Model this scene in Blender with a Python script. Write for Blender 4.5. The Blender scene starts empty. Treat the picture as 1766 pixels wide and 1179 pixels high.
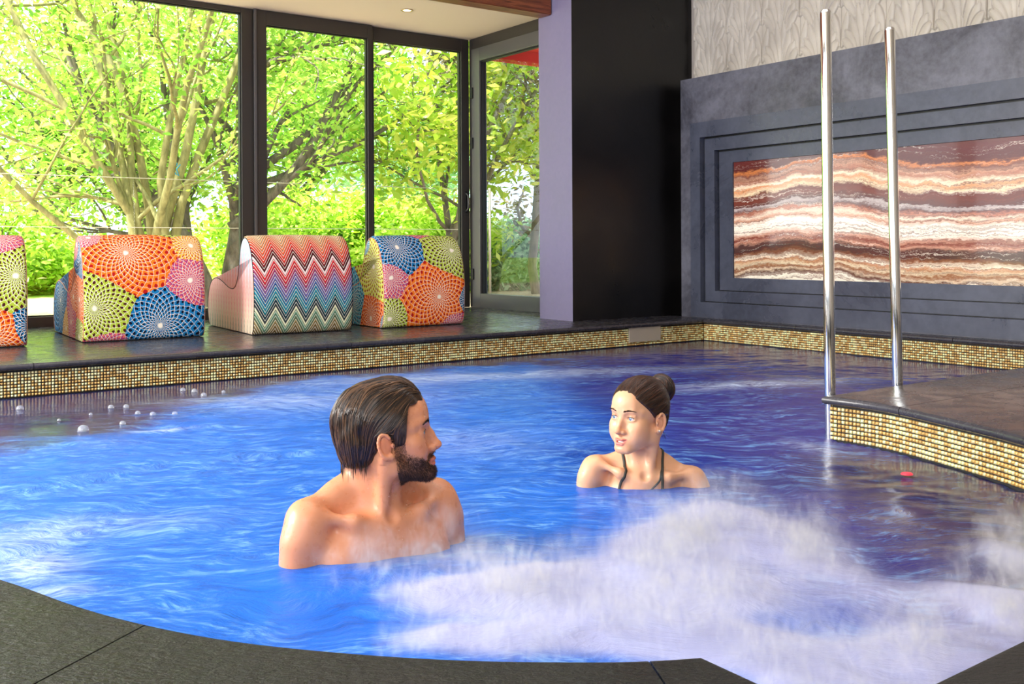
import bpy, bmesh, math, random
import numpy as np
from mathutils import Vector, Matrix

random.seed(7)
RNG = np.random.default_rng(7)
C = bpy.context.scene.collection
scn = bpy.context.scene
PI = math.pi

# ------------------------------------------------------------------ camera
F = 1735.0
HC = 0.72            # eye height over the water
HY = 425.0           # horizon row
cam_d = bpy.data.cameras.new('camera')
cam = bpy.data.objects.new('camera', cam_d)
C.objects.link(cam)
cam_d.sensor_width = 36.0
cam_d.lens = 36.0 * F / 1766.0
cam_d.shift_y = -(589.5 - HY) / 1766.0
cam_d.clip_start = 0.02
cam_d.clip_end = 500
ROLL = 0.005
cam.matrix_world = Matrix.Translation((0, 0, HC)) @ Matrix.Rotation(PI / 2, 4, 'X') @ Matrix.Rotation(-ROLL, 4, 'Z')
scn.camera = cam

# ------------------------------------------------------------------ world
scn.view_settings.view_transform = 'Standard'
scn.view_settings.look = 'None'
scn.view_settings.exposure = 0.0
scn.view_settings.gamma = 1.0
scn.view_settings.use_curve_mapping = False
w = bpy.data.worlds.new('sky'); scn.world = w; w.use_nodes = True
nt = w.node_tree; nt.nodes.clear()
wo = nt.nodes.new('ShaderNodeOutputWorld'); bg = nt.nodes.new('ShaderNodeBackground')
tc = nt.nodes.new('ShaderNodeTexCoord'); no = nt.nodes.new('ShaderNodeTexNoise')
no.inputs['Scale'].default_value = 2.2; no.inputs['Detail'].default_value = 5
rp = nt.nodes.new('ShaderNodeValToRGB')
rp.color_ramp.elements[0].position = 0.40; rp.color_ramp.elements[0].color = (0.62, 0.80, 1.0, 1)
rp.color_ramp.elements[1].position = 0.56; rp.color_ramp.elements[1].color = (1, 1, 1, 1)
nt.links.new(tc.outputs['Generated'], no.inputs['Vector'])
nt.links.new(no.outputs['Fac'], rp.inputs['Fac'])
nt.links.new(rp.outputs['Color'], bg.inputs['Color'])
bg.inputs['Strength'].default_value = 2.9
nt.links.new(bg.outputs['Background'], wo.inputs['Surface'])

def lamp(name, kind, loc, target, energy, color=(1, 1, 1), **kw):
    d = bpy.data.lights.new(name, kind)
    d.energy = energy; d.color = color
    for k, v in kw.items():
        setattr(d, k, v)
    o = bpy.data.objects.new(name, d); C.objects.link(o)
    o.location = loc
    o.rotation_euler = (Vector(target) - Vector(loc)).to_track_quat('-Z', 'Y').to_euler()
    return o

# sun on the garden, high and from the left, behind the window wall
lamp('sun', 'SUN', (-14, 2, 20), (-4, 11, 0), 17.0, (1.0, 0.95, 0.84), angle=0.03)
# added fill lights: outside the left glazing, over the pool, at the rear
lamp('left_fill_light', 'AREA', (-4.6, 2.1, 1.7), (-0.2, 2.6, 0.1), 360, (1.0, 0.96, 0.90), shape='RECTANGLE', size=2.4, size_y=1.8)
lamp('pool_fill_light', 'AREA', (0.2, 3.6, 3.1), (0.2, 3.6, 0), 46, (1.0, 0.97, 0.94), shape='RECTANGLE', size=3.4, size_y=3.0)
lamp('rear_fill_light', 'AREA', (-1.2, -0.9, 2.6), (0.3, 4.5, 0.3), 42, (1.0, 0.95, 0.88), shape='RECTANGLE', size=2.0, size_y=1.2)

# ------------------------------------------------------------------ room frame: a along the window wall, b from it to the pool
W0 = np.array([-0.39, 9.3])
ANG = math.radians(35.8)
DA = np.array([math.cos(ANG), math.sin(ANG)])
DB = np.array([math.sin(ANG), -math.cos(ANG)])

def ab(a, b, z=None):
    p = W0 + a * DA + b * DB
    return (p[0], p[1]) if z is None else Vector((p[0], p[1], z))
def to_ab(x, y):
    d = np.array([x, y]) - W0
    return (float(d @ DA), float(d @ DB))
def xyd(px, Y):
    return (px - 883.0) / F * Y
def hor(px):
    return HY - ROLL * (px - 883.0)
def ground(px, py, z):          # image pixel -> floor point at height z, used to measure the plan
    Y = (HC - z) * F / (py - hor(px))
    return (xyd(px, Y), Y)

# ------------------------------------------------------------------ object helpers
def tag(o, label=None, cat=None, group=None, kind=None):
    if label: o['label'] = label
    if cat: o['category'] = cat
    if group: o['group'] = group
    if kind: o['kind'] = kind
    return o
def empty(name, loc=(0, 0, 0), rz=0.0, **kw):
    o = bpy.data.objects.new(name, None); C.objects.link(o)
    o.location = loc; o.rotation_euler = (0, 0, rz); o.empty_display_size = 0.1
    return tag(o, **kw)
def mobj(name, me, mat=None, parent=None, smooth=False, **kw):
    o = bpy.data.objects.new(name, me); C.objects.link(o)
    if mat is not None:
        for m in (mat if isinstance(mat, (list, tuple)) else [mat]): me.materials.append(m)
    if parent is not None:
        o.parent = parent
    if smooth:
        me.polygons.foreach_set('use_smooth', [True] * len(me.polygons))
    return tag(o, **kw)
def from_bm(name, bm, mat=None, parent=None, smooth=False, **kw):
    me = bpy.data.meshes.new(name); bm.to_mesh(me); bm.free()
    return mobj(name, me, mat, parent, smooth, **kw)
def mesh_np(name, V, Fc):       # V (n,3), Fc (m,k) -> mesh
    V = np.asarray(V, dtype=np.float32); Fc = np.asarray(Fc, dtype=np.int32)
    me = bpy.data.meshes.new(name)
    me.vertices.add(len(V)); me.vertices.foreach_set('co', V.ravel())
    m, k = Fc.shape
    me.loops.add(m * k); me.loops.foreach_set('vertex_index', Fc.ravel())
    me.polygons.add(m)
    me.polygons.foreach_set('loop_start', np.arange(0, m * k, k, dtype=np.int32))
    me.polygons.foreach_set('loop_total', np.full(m, k, dtype=np.int32))
    me.update(calc_edges=True)
    return me
def color_attr(me, name, cols, domain='POINT'):
    at = me.color_attributes.new(name, 'FLOAT_COLOR', domain)
    c = np.ones((len(cols), 4), dtype=np.float32); c[:, :3] = cols
    at.data.foreach_set('color', c.ravel())
def float_attr(me, name, vals):
    at = me.attributes.new(name, 'FLOAT', 'POINT')
    at.data.foreach_set('value', np.asarray(vals, dtype=np.float32))

def bm_box(bm, p0, p1, M=None):
    x0, y0, z0 = p0; x1, y1, z1 = p1
    vs = [bm.verts.new(Vector(c) if M is None else M @ Vector(c)) for c in
          [(x0, y0, z0), (x1, y0, z0), (x1, y1, z0), (x0, y1, z0), (x0, y0, z1), (x1, y0, z1), (x1, y1, z1), (x0, y1, z1)]]
    for f in [(0, 3, 2, 1), (4, 5, 6, 7), (0, 1, 5, 4), (1, 2, 6, 5), (2, 3, 7, 6), (3, 0, 4, 7)]:
        bm.faces.new([vs[i] for i in f])
    return vs
MAB = Matrix(((DA[0], DB[0], 0, W0[0]), (DA[1], DB[1], 0, W0[1]), (0, 0, 1, 0), (0, 0, 0, 1)))
def ab_box(bm, a0, a1, b0, b1, z0, z1):
    vs = bm_box(bm, (a0, b0, z0), (a1, b1, z1), MAB)
    return vs
def fixn(bm):
    bmesh.ops.recalc_face_normals(bm, faces=bm.faces[:])
def ab_obj(name, boxes, mat, parent=None, bevel=0.0, **kw):
    bm = bmesh.new()
    for bx in boxes: ab_box(bm, *bx)
    fixn(bm)
    if bevel:
        bmesh.ops.bevel(bm, geom=bm.edges[:], offset=bevel, segments=2, profile=0.6, affect='EDGES')
    return from_bm(name, bm, mat, parent, **kw)
def tube(bm, pts, rad, seg=8, cap=True):
    pts = [Vector(p) for p in pts]
    n = len(pts); rings = []
    t = (pts[1] - pts[0]).normalized()
    u = t.orthogonal().normalized()
    for i, p in enumerate(pts):
        if i < n - 1: t2 = (pts[i + 1] - pts[max(i - 1, 0)]).normalized()
        else: t2 = (pts[-1] - pts[-2]).normalized()
        u = (u - t2 * u.dot(t2)).normalized(); v = t2.cross(u)
        r = rad[i] if isinstance(rad, (list, tuple)) else rad
        rings.append([bm.verts.new(p + (u * math.cos(2 * PI * k / seg) + v * math.sin(2 * PI * k / seg)) * r) for k in range(seg)])
    for i in range(n - 1):
        for k in range(seg):
            bm.faces.new((rings[i][k], rings[i][(k + 1) % seg], rings[i + 1][(k + 1) % seg], rings[i + 1][k]))
    if cap:
        bm.faces.new(rings[0][::-1]); bm.faces.new(rings[-1])
def lathe(bm, prof, seg=24, M=None):
    rings = []
    for r, z in prof:
        rings.append([bm.verts.new((M or Matrix()) @ Vector((r * math.cos(2 * PI * k / seg), r * math.sin(2 * PI * k / seg), z))) for k in range(seg)])
    for i in range(len(prof) - 1):
        for k in range(seg):
            bm.faces.new((rings[i][k], rings[i][(k + 1) % seg], rings[i + 1][(k + 1) % seg], rings[i + 1][k]))
    bm.faces.new(rings[0][::-1]); bm.faces.new(rings[-1])

# ------------------------------------------------------------------ node helpers
class X:
    """tiny expression wrapper over Math nodes"""
    def __init__(s, nt, sock): s.nt, s.s = nt, sock
    def _m(s, op, *o, clamp=False):
        n = s.nt.nodes.new('ShaderNodeMath'); n.operation = op; n.use_clamp = clamp
        for i, v in enumerate((s,) + o):
            if isinstance(v, X): s.nt.links.new(v.s, n.inputs[i])
            else: n.inputs[i].default_value = float(v)
        return X(s.nt, n.outputs[0])
    def __add__(s, o): return s._m('ADD', o)
    __radd__ = __add__
    def __sub__(s, o): return s._m('SUBTRACT', o)
    def __rsub__(s, o): return (s * -1.0) + o
    def __mul__(s, o): return s._m('MULTIPLY', o)
    __rmul__ = __mul__
    def __truediv__(s, o): return s._m('DIVIDE', o)
    def lt(s, o): return s._m('LESS_THAN', o)
    def gt(s, o): return s._m('GREATER_THAN', o)
    def min(s, o): return s._m('MINIMUM', o)
    def max(s, o): return s._m('MAXIMUM', o)
    def fract(s): return s._m('FRACT')
    def abs(s): return s._m('ABSOLUTE')
    def sqrt(s): return s._m('SQRT')
    def floor(s): return s._m('FLOOR')
    def log(s): return s._m('LOGARITHM', math.e)
    def sin(s): return s._m('SINE')
    def atan2(s, o): return s._m('ARCTAN2', o)
    def clamp(s): return s._m('ADD', 0.0, clamp=True)
    def step(s, lo, hi):
        n = s.nt.nodes.new('ShaderNodeMapRange'); n.interpolation_type = 'SMOOTHSTEP'
        s.nt.links.new(s.s, n.inputs['Value'])
        n.inputs['From Min'].default_value = lo; n.inputs['From Max'].default_value = hi
        return X(s.nt, n.outputs['Result'])
    def sel(s, a, b):      # s is 0/1 : b where 1 else a
        return a + s * (b - a)

class Mat:
    def __init__(s, name, col=(0.5, 0.5, 0.5), rough=0.5, metal=0.0, spec=0.5, **kw):
        s.m = bpy.data.materials.new(name); s.m.use_nodes = True
        s.nt = s.m.node_tree; s.p = s.nt.nodes['Principled BSDF']
        s.p.inputs['Base Color'].default_value = (*col, 1)
        s.p.inputs['Roughness'].default_value = rough
        s.p.inputs['Metallic'].default_value = metal
        s.p.inputs['Specular IOR Level'].default_value = spec
        for k, v in kw.items():
            s.p.inputs[k.replace('_', ' ')].default_value = v
    def new(s, t): return s.nt.nodes.new('ShaderNode' + t)
    def link(s, a, b):
        s.nt.links.new(a.s if isinstance(a, X) else a, b)
    def coord(s, which='Object', scale=None, rot=None, loc=None):
        t = s.new('TexCoord'); o = t.outputs[which]
        if scale or rot or loc:
            mp = s.new('Mapping'); s.nt.links.new(o, mp.inputs['Vector'])
            if scale: mp.inputs['Scale'].default_value = scale
            if rot: mp.inputs['Rotation'].default_value = rot
            if loc: mp.inputs['Location'].default_value = loc
            o = mp.outputs['Vector']
        return o
    def world(s, scale=None, rot=None):
        g = s.new('NewGeometry'); o = g.outputs['Position']
        if scale or rot:
            mp = s.new('Mapping'); s.nt.links.new(o, mp.inputs['Vector'])
            if scale: mp.inputs['Scale'].default_value = scale
            if rot: mp.inputs['Rotation'].default_value = rot
            o = mp.outputs['Vector']
        return o
    def sep(s, v):
        n = s.new('SeparateXYZ'); s.nt.links.new(v, n.inputs[0])
        return [X(s.nt, o) for o in n.outputs]
    def comb(s, x, y, z=0.0):
        n = s.new('CombineXYZ')
        for i, v in enumerate((x, y, z)):
            if isinstance(v, X): s.link(v, n.inputs[i])
            else: n.inputs[i].default_value = v
        return n.outputs[0]
    def noise(s, vec, scale=5, detail=4, rough=0.5, dist=0.0):
        n = s.new('TexNoise'); s.nt.links.new(vec, n.inputs['Vector'])
        n.inputs['Scale'].default_value = scale; n.inputs['Detail'].default_value = detail
        n.inputs['Roughness'].default_value = rough; n.inputs['Distortion'].default_value = dist
        return X(s.nt, n.outputs['Fac'])
    def ramp(s, fac, stops, interp='LINEAR'):
        n = s.new('ValToRGB'); s.link(fac, n.inputs['Fac']); cr = n.color_ramp; cr.interpolation = interp
        while len(cr.elements) > 1: cr.elements.remove(cr.elements[0])
        cr.elements[0].position = stops[0][0]; cr.elements[0].color = (*stops[0][1], 1)
        for p, c in stops[1:]:
            e = cr.elements.new(p); e.color = (*c, 1)
        return n.outputs['Color']
    def mix(s, fac, a, b, mode='MIX'):
        n = s.new('Mix'); n.data_type = 'RGBA'; n.blend_type = mode
        if isinstance(fac, (X,)): s.link(fac, n.inputs[0])
        else: n.inputs[0].default_value = fac
        for i, v in ((6, a), (7, b)):
            if isinstance(v, tuple): n.inputs[i].default_value = (*v, 1)
            else: s.nt.links.new(v, n.inputs[i])
        return n.outputs[2]
    def attr(s, name):
        n = s.new('Attribute'); n.attribute_name = name
        return n
    def base(s, c): s.nt.links.new(c, s.p.inputs['Base Color']); return s
    def rough(s, x): s.link(x, s.p.inputs['Roughness']); return s
    def bump(s, h, strength=0.3, dist=0.01):
        b = s.new('Bump'); b.inputs['Strength'].default_value = strength; b.inputs['Distance'].default_value = dist
        s.link(h, b.inputs['Height']); s.nt.links.new(b.outputs[0], s.p.inputs['Normal']); return s
def S(r, g, b):          # sRGB 0..255 -> linear
    f = lambda c: (c / 255) / 12.92 if c / 255 <= 0.04045 else ((c / 255 + 0.055) / 1.055) ** 2.4
    return (f(r), f(g), f(b))
# ================================================================== materials of the room
def slate_mat():
    m = Mat('dark_slate', rough=0.3, spec=0.5)
    v = m.world()
    n1 = m.noise(v, 3.0, 5); n2 = m.noise(v, 90, 4, 0.6); n3 = m.noise(v, 12, 3)
    m.base(m.ramp(n1 * 0.6 + n2 * 0.4, [(0.3, S(38, 37, 43)), (0.6, S(66, 64, 70)), (0.8, S(90, 87, 92))]))
    m.rough((n3 * 0.6 + n2 * 0.2).step(0.2, 0.7) * 0.28 + 0.16)
    m.bump(n2 * 0.6 + n3 * 0.25, 0.22, 0.002)
    return m.m
def slate_front_mat():
    m = Mat('riven_slate', rough=0.3, spec=0.4)
    v = m.world(scale=(.6, 1.6, 1.0)); v2 = m.world()
    n2 = m.noise(v, 60, 5, 0.65); n1 = m.noise(v2, 5, 4); n3 = m.noise(v, 200, 3)
    m.base(m.ramp(n1, [(0.3, S(16, 16, 15)), (0.55, S(32, 32, 29)), (0.8, S(44, 40, 34))]))
    m.rough(n1 * 0.5 + 0.22)
    m.bump(n2 + n3 * 0.35, 1.0, 0.012)
    return m.m
M_slate = slate_mat(); M_front = slate_front_mat()
M_grout = Mat('grout', S(44, 44, 46), 0.8).m
M_frame = Mat('bronze_grey_aluminium', S(66, 62, 60), 0.35, 0.3).m
M_dframe = Mat('grey_aluminium', S(98, 96, 98), 0.35, 0.3).m
M_black = Mat('black_rubber_and_shade', S(14, 14, 14), 0.5).m
M_steel = Mat('polished_steel', (0.86, 0.85, 0.84), 0.07, 1.0).m
M_chrome = Mat('brushed_steel_plate', S(190, 180, 165), 0.4, 0.25).m
def plaster(name, c0, c1, rough, bump=0.25):
    m = Mat(name, rough=rough)
    v = m.world(); a = m.noise(v, 2.2, 6, 0.65, 0.6); b = m.noise(v, 26, 5, 0.6)
    m.base(m.ramp(a * 0.7 + b * 0.3, [(0.35, c0), (0.65, c1)]))
    m.rough(a.step(0.3, 0.7) * 0.2 + rough - 0.08)
    m.bump(b, bump, 0.004)
    return m.m
M_lav = plaster('lavender_plaster', S(118, 111, 142), S(127, 119, 151), 0.6, 0.05)
M_blk = plaster('black_polished_plaster', S(7, 6, 7), S(13, 11, 13), 0.35)
M_block = plaster('charcoal_polished_plaster', S(58, 57, 66), S(112, 112, 124), 0.38)
M_pframe = plaster('graphite_frame', S(62, 65, 78), S(84, 88, 104), 0.30, 0.1)
M_ceil = Mat('ceiling_paint', S(246, 230, 208), 0.7).m
M_wallw = Mat('pale_wall_paint', S(168, 158, 150), 0.7).m
def wood():
    m = Mat('varnished_wood', rough=0.4)
    v = m.coord('Object', scale=(1, 14, 14)); n = m.noise(v, 3, 5, 0.6, 1.5)
    m.base(m.ramp(n, [(0.3, S(86, 40, 22)), (0.55, S(140, 74, 42)), (0.75, S(168, 96, 58))]))
    return m.m
M_wood = wood()
def tileleaf():
    m = Mat('cast_leaf_tile', S(176, 168, 160), 0.45)
    v = m.world(); n = m.noise(v, 5, 4); m.base(m.ramp(n, [(0.3, S(182, 173, 162)), (0.7, S(208, 199, 187))]))
    return m.m
M_leaftile = tileleaf()
def glassmat(name, tint=(1, 1, 1), refl=0.06, extra=None):
    m = bpy.data.materials.new(name); m.use_nodes = True; nt = m.node_tree
    nt.nodes.remove(nt.nodes['Principled BSDF'])
    out = nt.nodes['Material Output']
    tr = nt.nodes.new('ShaderNodeBsdfTransparent'); tr.inputs[0].default_value = (*tint, 1)
    gl = nt.nodes.new('ShaderNodeBsdfGlossy'); gl.inputs['Roughness'].default_value = 0.0
    fr = nt.nodes.new('ShaderNodeFresnel'); fr.inputs['IOR'].default_value = 1.45
    mx = nt.nodes.new('ShaderNodeMixShader')
    ge = nt.nodes.new('ShaderNodeNewGeometry'); ml = nt.nodes.new('ShaderNodeMath'); ml.operation = 'MULTIPLY_ADD'     # reflect on the entering face only
    nt.links.new(ge.outputs['Backfacing'], ml.inputs[0]); nt.links.new(fr.outputs[0], ml.inputs[2])
    ml.inputs[1].default_value = -1.0; ml.use_clamp = True
    nt.links.new(ml.outputs[0], mx.inputs[0]); nt.links.new(tr.outputs[0], mx.inputs[1]); nt.links.new(gl.outputs[0], mx.inputs[2])
    nt.links.new(mx.outputs[0], out.inputs['Surface'])
    return m
M_glass = glassmat('window_glass', (0.97, 1.0, 0.98))
M_glass_t = glassmat('tinted_glass', (0.82, 0.84, 0.84))

# ================================================================== pool outline (coping edge), in room coordinates
ZD = 0.165           # deck level over the water
def catmull(pts, n=6):
    out = []
    P = [pts[0]] + list(pts) + [pts[-1]]
    for i in range(1, len(P) - 2):
        p0, p1, p2, p3 = map(np.array, P[i - 1:i + 3])
        for k in range(n):
            t = k / n
            out.append(tuple(0.5 * ((2 * p1) + (-p0 + p2) * t + (2 * p0 - 5 * p1 + 4 * p2 - p3) * t * t + (-p0 + 3 * p1 - 3 * p2 + p3) * t ** 3)))
    out.append(tuple(pts[-1]))
    return out
g = lambda px, py: ground(px, py, ZD)
front_xy = [g(0, 994), g(136, 1041), g(255, 1073), g(408, 1101), g(600, 1121), g(800, 1133), g(1000, 1136), g(1112, 1134), g(1208, 1128)]
left_xy = [ab(-5.75, 2.45), (-3.95, 3.66), (-3.95, 3.2), (-3.3, 2.75), (-2.5, 2.48), (-1.75, 2.22), (-1.2, 1.90)]
P_left = catmull(left_xy + front_xy, 5)
P_notch = [g(1320, 1179), (0.385, 1.17), (0.43, 1.13), g(1590, 1179)]
right_xy = [g(1766, 1095), (1.0, 1.64), (1.24, 1.85), (1.42, 2.12), (1.49, 2.5), (1.462, 2.92), (1.387, 3.21), (1.317, 3.43), (1.25, 3.565), (1.135, 3.70)]
P_right = catmull(right_xy, 5)
E = [ab(0.495, 2.45)] + P_left + P_notch + P_right + [ab(0.495, to_ab(1.14, 3.70)[1])]
E = np.array(E)
def area(P): x, y = P[:, 0], P[:, 1]; return 0.5 * np.sum(x * np.roll(y, -1) - y * np.roll(x, -1))
if area(E) < 0: E = E[::-1]
def offset(P, d):     # outward for a ccw polygon
    n = len(P); out = []
    for i in range(n):
        p0, p, p1 = P[i - 1], P[i], P[(i + 1) % n]
        e0 = (p - p0) / (np.linalg.norm(p - p0) + 1e-9); e1 = (p1 - p) / (np.linalg.norm(p1 - p) + 1e-9)
        n0 = np.array([e0[1], -e0[0]]); n1 = np.array([e1[1], -e1[0]])
        b = n0 + n1; b /= (np.linalg.norm(b) + 1e-9)
        out.append(p + b * d / max(0.35, b @ n0))
    return np.array(out)
MO = offset(E, 0.028)     # mosaic face
def inside(P, x, y):
    x = np.asarray(x); y = np.asarray(y); r = np.zeros(x.shape, bool)
    n = len(P)
    for i in range(n):
        x0, y0 = P[i]; x1, y1 = P[(i + 1) % n]
        c = ((y0 > y) != (y1 > y))
        r ^= c & (x < (x1 - x0) * (y - y0) / (y1 - y0 + 1e-12) + x0)
    return r

# ---- pool basin walls + bottom
bm = bmesh.new()
BO = offset(E, 0.034)
top = [bm.verts.new((p[0], p[1], ZD - 0.03)) for p in BO]; bot = [bm.verts.new((p[0], p[1], -0.56)) for p in BO]
out_t = [bm.verts.new((p[0], p[1], ZD - 0.03)) for p in offset(E, 0.10)]; out_b = [bm.verts.new((p[0], p[1], -0.60)) for p in offset(E, 0.10)]
n = len(BO)
for i in range(n):
    j = (i + 1) % n
    bm.faces.new((top[i], bot[i], bot[j], top[j])); bm.faces.new((top[j], out_t[j], out_t[i], top[i]))
    bm.faces.new((out_t[i], out_t[j], out_b[j], out_b[i]))
bm.faces.new(bot); bm.faces.new(out_b[::-1])
fixn(bm)
pool_shell = from_bm('pool_basin', bm, M_grout, kind='structure')

# ---- mosaic tiles: small glass tesserae, 5-8 px each, joined
def gold_mat():
    m = Mat('gold_glass_mosaic', rough=0.28, metal=0.3, spec=0.6)
    c = m.attr('Col').outputs['Color']
    m.base(c)
    v = m.world(); n = m.noise(v, 260, 2)
    m.bump(n, 0.35, 0.003)
    return m.m
M_gold = gold_mat()
def mosaic(name, path, z0, rows, pitch, parent, light=1.0):
    V = []; Fc = []; col = []
    seg = [np.linalg.norm(np.array(path[i + 1]) - np.array(path[i])) for i in range(len(path) - 1)]
    cum = np.concatenate([[0], np.cumsum(seg)]); L = cum[-1]
    g = pitch * 0.375
    path = np.array(path)
    for c in range(int(L / pitch)):
        s = (c + 0.5) * pitch
        i = min(np.searchsorted(cum, s) - 1, len(seg) - 1); t = (s - cum[i]) / seg[i]
        p = path[i] * (1 - t) + path[i + 1] * t; e = (path[i + 1] - path[i]) / seg[i]
        nn = np.array([-e[1], e[0]])      # towards the water for a ccw outline
        for r in range(rows):
            z = z0 + (r + 0.5) * pitch
            tl = RNG.normal(0, 0.0007, 3)
            b0 = len(V)
            for (du, dv) in ((-1, -1), (1, -1), (1, 1), (-1, 1)):
                q = p + e * du * g; V.append((*(q - nn * 0.002), z + dv * g))
            for (du, dv) in ((-1, -1), (1, -1), (1, 1), (-1, 1)):
                dep = 0.003 + tl[0] * du + tl[1] * dv
                q = p + e * du * g * 0.86 + nn * dep; V.append((*q, z + dv * g * 0.86))
            Fc += [(b0 + 4, b0 + 5, b0 + 6, b0 + 7), (b0, b0 + 1, b0 + 5, b0 + 4), (b0 + 1, b0 + 2, b0 + 6, b0 + 5), (b0 + 2, b0 + 3, b0 + 7, b0 + 6), (b0 + 3, b0, b0 + 4, b0 + 7)]
            k = RNG.random()
            base = np.array(S(206, 166, 98)) * (0.75 + 0.6 * k) if k < 0.5 else np.array(S(244, 220, 164)) * (0.85 + 0.3 * RNG.random())
            col += [base * light] * 8
    me = mesh_np(name, V, Fc); color_attr(me, 'Col', np.clip(np.array(col), 0, 1))
    return mobj(name, me, M_gold, parent, kind='stuff')
iC = int(np.argmin(np.linalg.norm(MO - np.array(ab(0.52, 2.42)), axis=1)))
# outline is ccw; order it so that index 0 = far corner
MOr = np.roll(MO, -iC, axis=0)
closed = np.vstack([MOr, MOr[:1]])
PITCH = 0.0153
dT = np.linalg.norm(MOr - np.array([1.17, 3.74]), axis=1); iT = int(np.argmin(dT))
# parts of the ring: far wall, the rest, onyx side
mosaic('mosaic_band', closed, 0.004, 8, PITCH, pool_shell, 1.3)

# ================================================================== slabs
def clip_half(P, p, n):       # keep side where (x-p).n >= 0
    out = []
    m = len(P)
    for i in range(m):
        a, b = np.array(P[i]), np.array(P[(i + 1) % m])
        da = (a - p) @ n; db = (b - p) @ n
        if da >= 0: out.append(tuple(a))
        if (da >= 0) != (db >= 0):
            t = da / (da - db); out.append(tuple(a + t * (b - a)))
    return out
def clip_convex(P, cell):
    cell = np.array(cell)
    if area(cell) < 0: cell = cell[::-1]
    for i in range(len(cell)):
        a = cell[i]; b = cell[(i + 1) % len(cell)]; e = (b - a) / np.linalg.norm(b - a)
        nn = np.array([-e[1], e[0]])
        P = clip_half(P, a + nn * 0.0016, nn)
        if len(P) < 3: return []
    return P
Eclosed = E
def on_pool(p, q):
    m = (np.array(p[:2]) + np.array(q[:2])) / 2
    a = E; b = np.roll(E, -1, axis=0); d = b - a
    t = np.clip(((m - a) * d).sum(1) / ((d * d).sum(1) + 1e-12), 0, 1)
    return np.min(np.linalg.norm(a + d * t[:, None] - m, axis=1)) < 0.004
def slab(name, poly, mat, parent, z=ZD, th=0.030, **kw):
    # drop near-duplicate points
    P = []
    for p in poly:
        if not P or math.hypot(p[0] - P[-1][0], p[1] - P[-1][1]) > 1e-4: P.append(p)
    if len(P) > 2 and math.hypot(P[0][0] - P[-1][0], P[0][1] - P[-1][1]) < 1e-4: P.pop()
    if len(P) < 3: return None
    if abs(area(np.array(P))) < 0.002: return None
    bm = bmesh.new()
    vb = [bm.verts.new((p[0], p[1], z - th)) for p in P]; vt = [bm.verts.new((p[0], p[1], z)) for p in P]
    k = len(P); nose = []
    bm.faces.new(vt); bm.faces.new(vb[::-1])
    for i in range(k):
        bm.faces.new((vb[i], vb[(i + 1) % k], vt[(i + 1) % k], vt[i]))
        if on_pool(P[i], P[(i + 1) % k]): nose.append(i)
    bm.edges.ensure_lookup_table(); fixn(bm)
    es = []
    for i in nose:
        for ring in (vb, vt):
            e = bm.edges.get((ring[i], ring[(i + 1) % k]))
            if e: es.append(e)
    if es:
        bmesh.ops.bevel(bm, geom=es, offset=th * 0.46, segments=4, profile=0.5, affect='EDGES')
    bmesh.ops.triangulate(bm, faces=[f for f in bm.faces if len(f.verts) > 4])
    o = from_bm(name, bm, mat, parent, **kw)
    for f in o.data.polygons: f.use_smooth = True
    md = None
    o.data.set_sharp_from_angle(angle=math.radians(40))
    return o

floor_bed = empty('floor', (0, 0, 0), kind='structure')
# bed of mortar under the slabs, with the pool cut out
bm = bmesh.new()
outer = [ab(-7.0, 0.0), ab(-7.0, 9.5), ab(0.85, 9.5), ab(0.85, 0.0)]
innr = offset(E, 0.101)
def loop(pts):
    vs = [bm.verts.new((p[0], p[1], ZD - 0.031)) for p in pts]
    return [bm.edges.new((vs[i], vs[(i + 1) % len(vs)])) for i in range(len(vs))]
ed = loop(outer) + loop(innr)
bmesh.ops.triangle_fill(bm, edges=ed, use_beauty=True)
for f in list(bm.faces):
    c = f.calc_center_median()
    if inside(innr, c.x, c.y): bm.faces.remove(f)
ex = bmesh.ops.extrude_face_region(bm, geom=bm.faces[:])
for v in ex['geom']:
    if isinstance(v, bmesh.types.BMVert): v.co.z -= 0.3
fixn(bm)
from_bm('mortar_bed', bm, M_grout, floor_bed)

def cell_ab(a0, a1, b0, b1): return [ab(a0, b0), ab(a1, b0), ab(a1, b1), ab(a0, b1)]
# window-side deck: edge stones and field stones, as single slabs
joints = [0.60, -0.81, -2.445, -4.152, -5.75]
for i in range(len(joints) - 1):
    P = clip_convex([ab(joints[i + 1], 1.97), ab(joints[i], 1.97), ab(joints[i], 2.45), ab(joints[i + 1], 2.45)], cell_ab(joints[i + 1], joints[i], 1.9, 2.5))
    slab('edge_stone', P, M_slate, floor_bed)
for r, (b0, b1) in enumerate([(0.03, 0.68), (0.68, 1.33), (1.33, 1.97)]):
    a = 0.60 if r % 2 else 0.15
    a = 0.60; k = 0
    xs = [0.60]
    x = 0.60 - (0.85 if r % 2 else 0.43)
    while x > -6.9: xs.append(x); x -= 0.95
    xs.append(-6.9)
    for i in range(len(xs) - 1):
        slab('floor_slab', clip_convex(cell_ab(xs[i + 1], xs[i], b0, b1), cell_ab(xs[i + 1], xs[i], b0, b1)), M_slate, floor_bed)
# region between left pool end and left wall
ring = [tuple(p) for p in E]
def pool_side(poly_ab, cells, mat, name):
    pass
# ledge under the onyx wall
zs = [2.45, 3.55, 4.75, 5.39]
bE = to_ab(1.14, 3.70)[1]
zs = [1.97, 3.3, 4.45, bE]
for i in range(3):
    P = [ab(0.495, max(zs[i], 2.45) if i == 0 else zs[i]), ab(0.60, zs[i] if i else 2.45), ab(0.60, zs[i + 1]), ab(0.495, zs[i + 1])]
    slab('ledge_stone', clip_convex(P, cell_ab(0.4, 0.7, zs[i], zs[i + 1])), M_slate, floor_bed)
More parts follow.
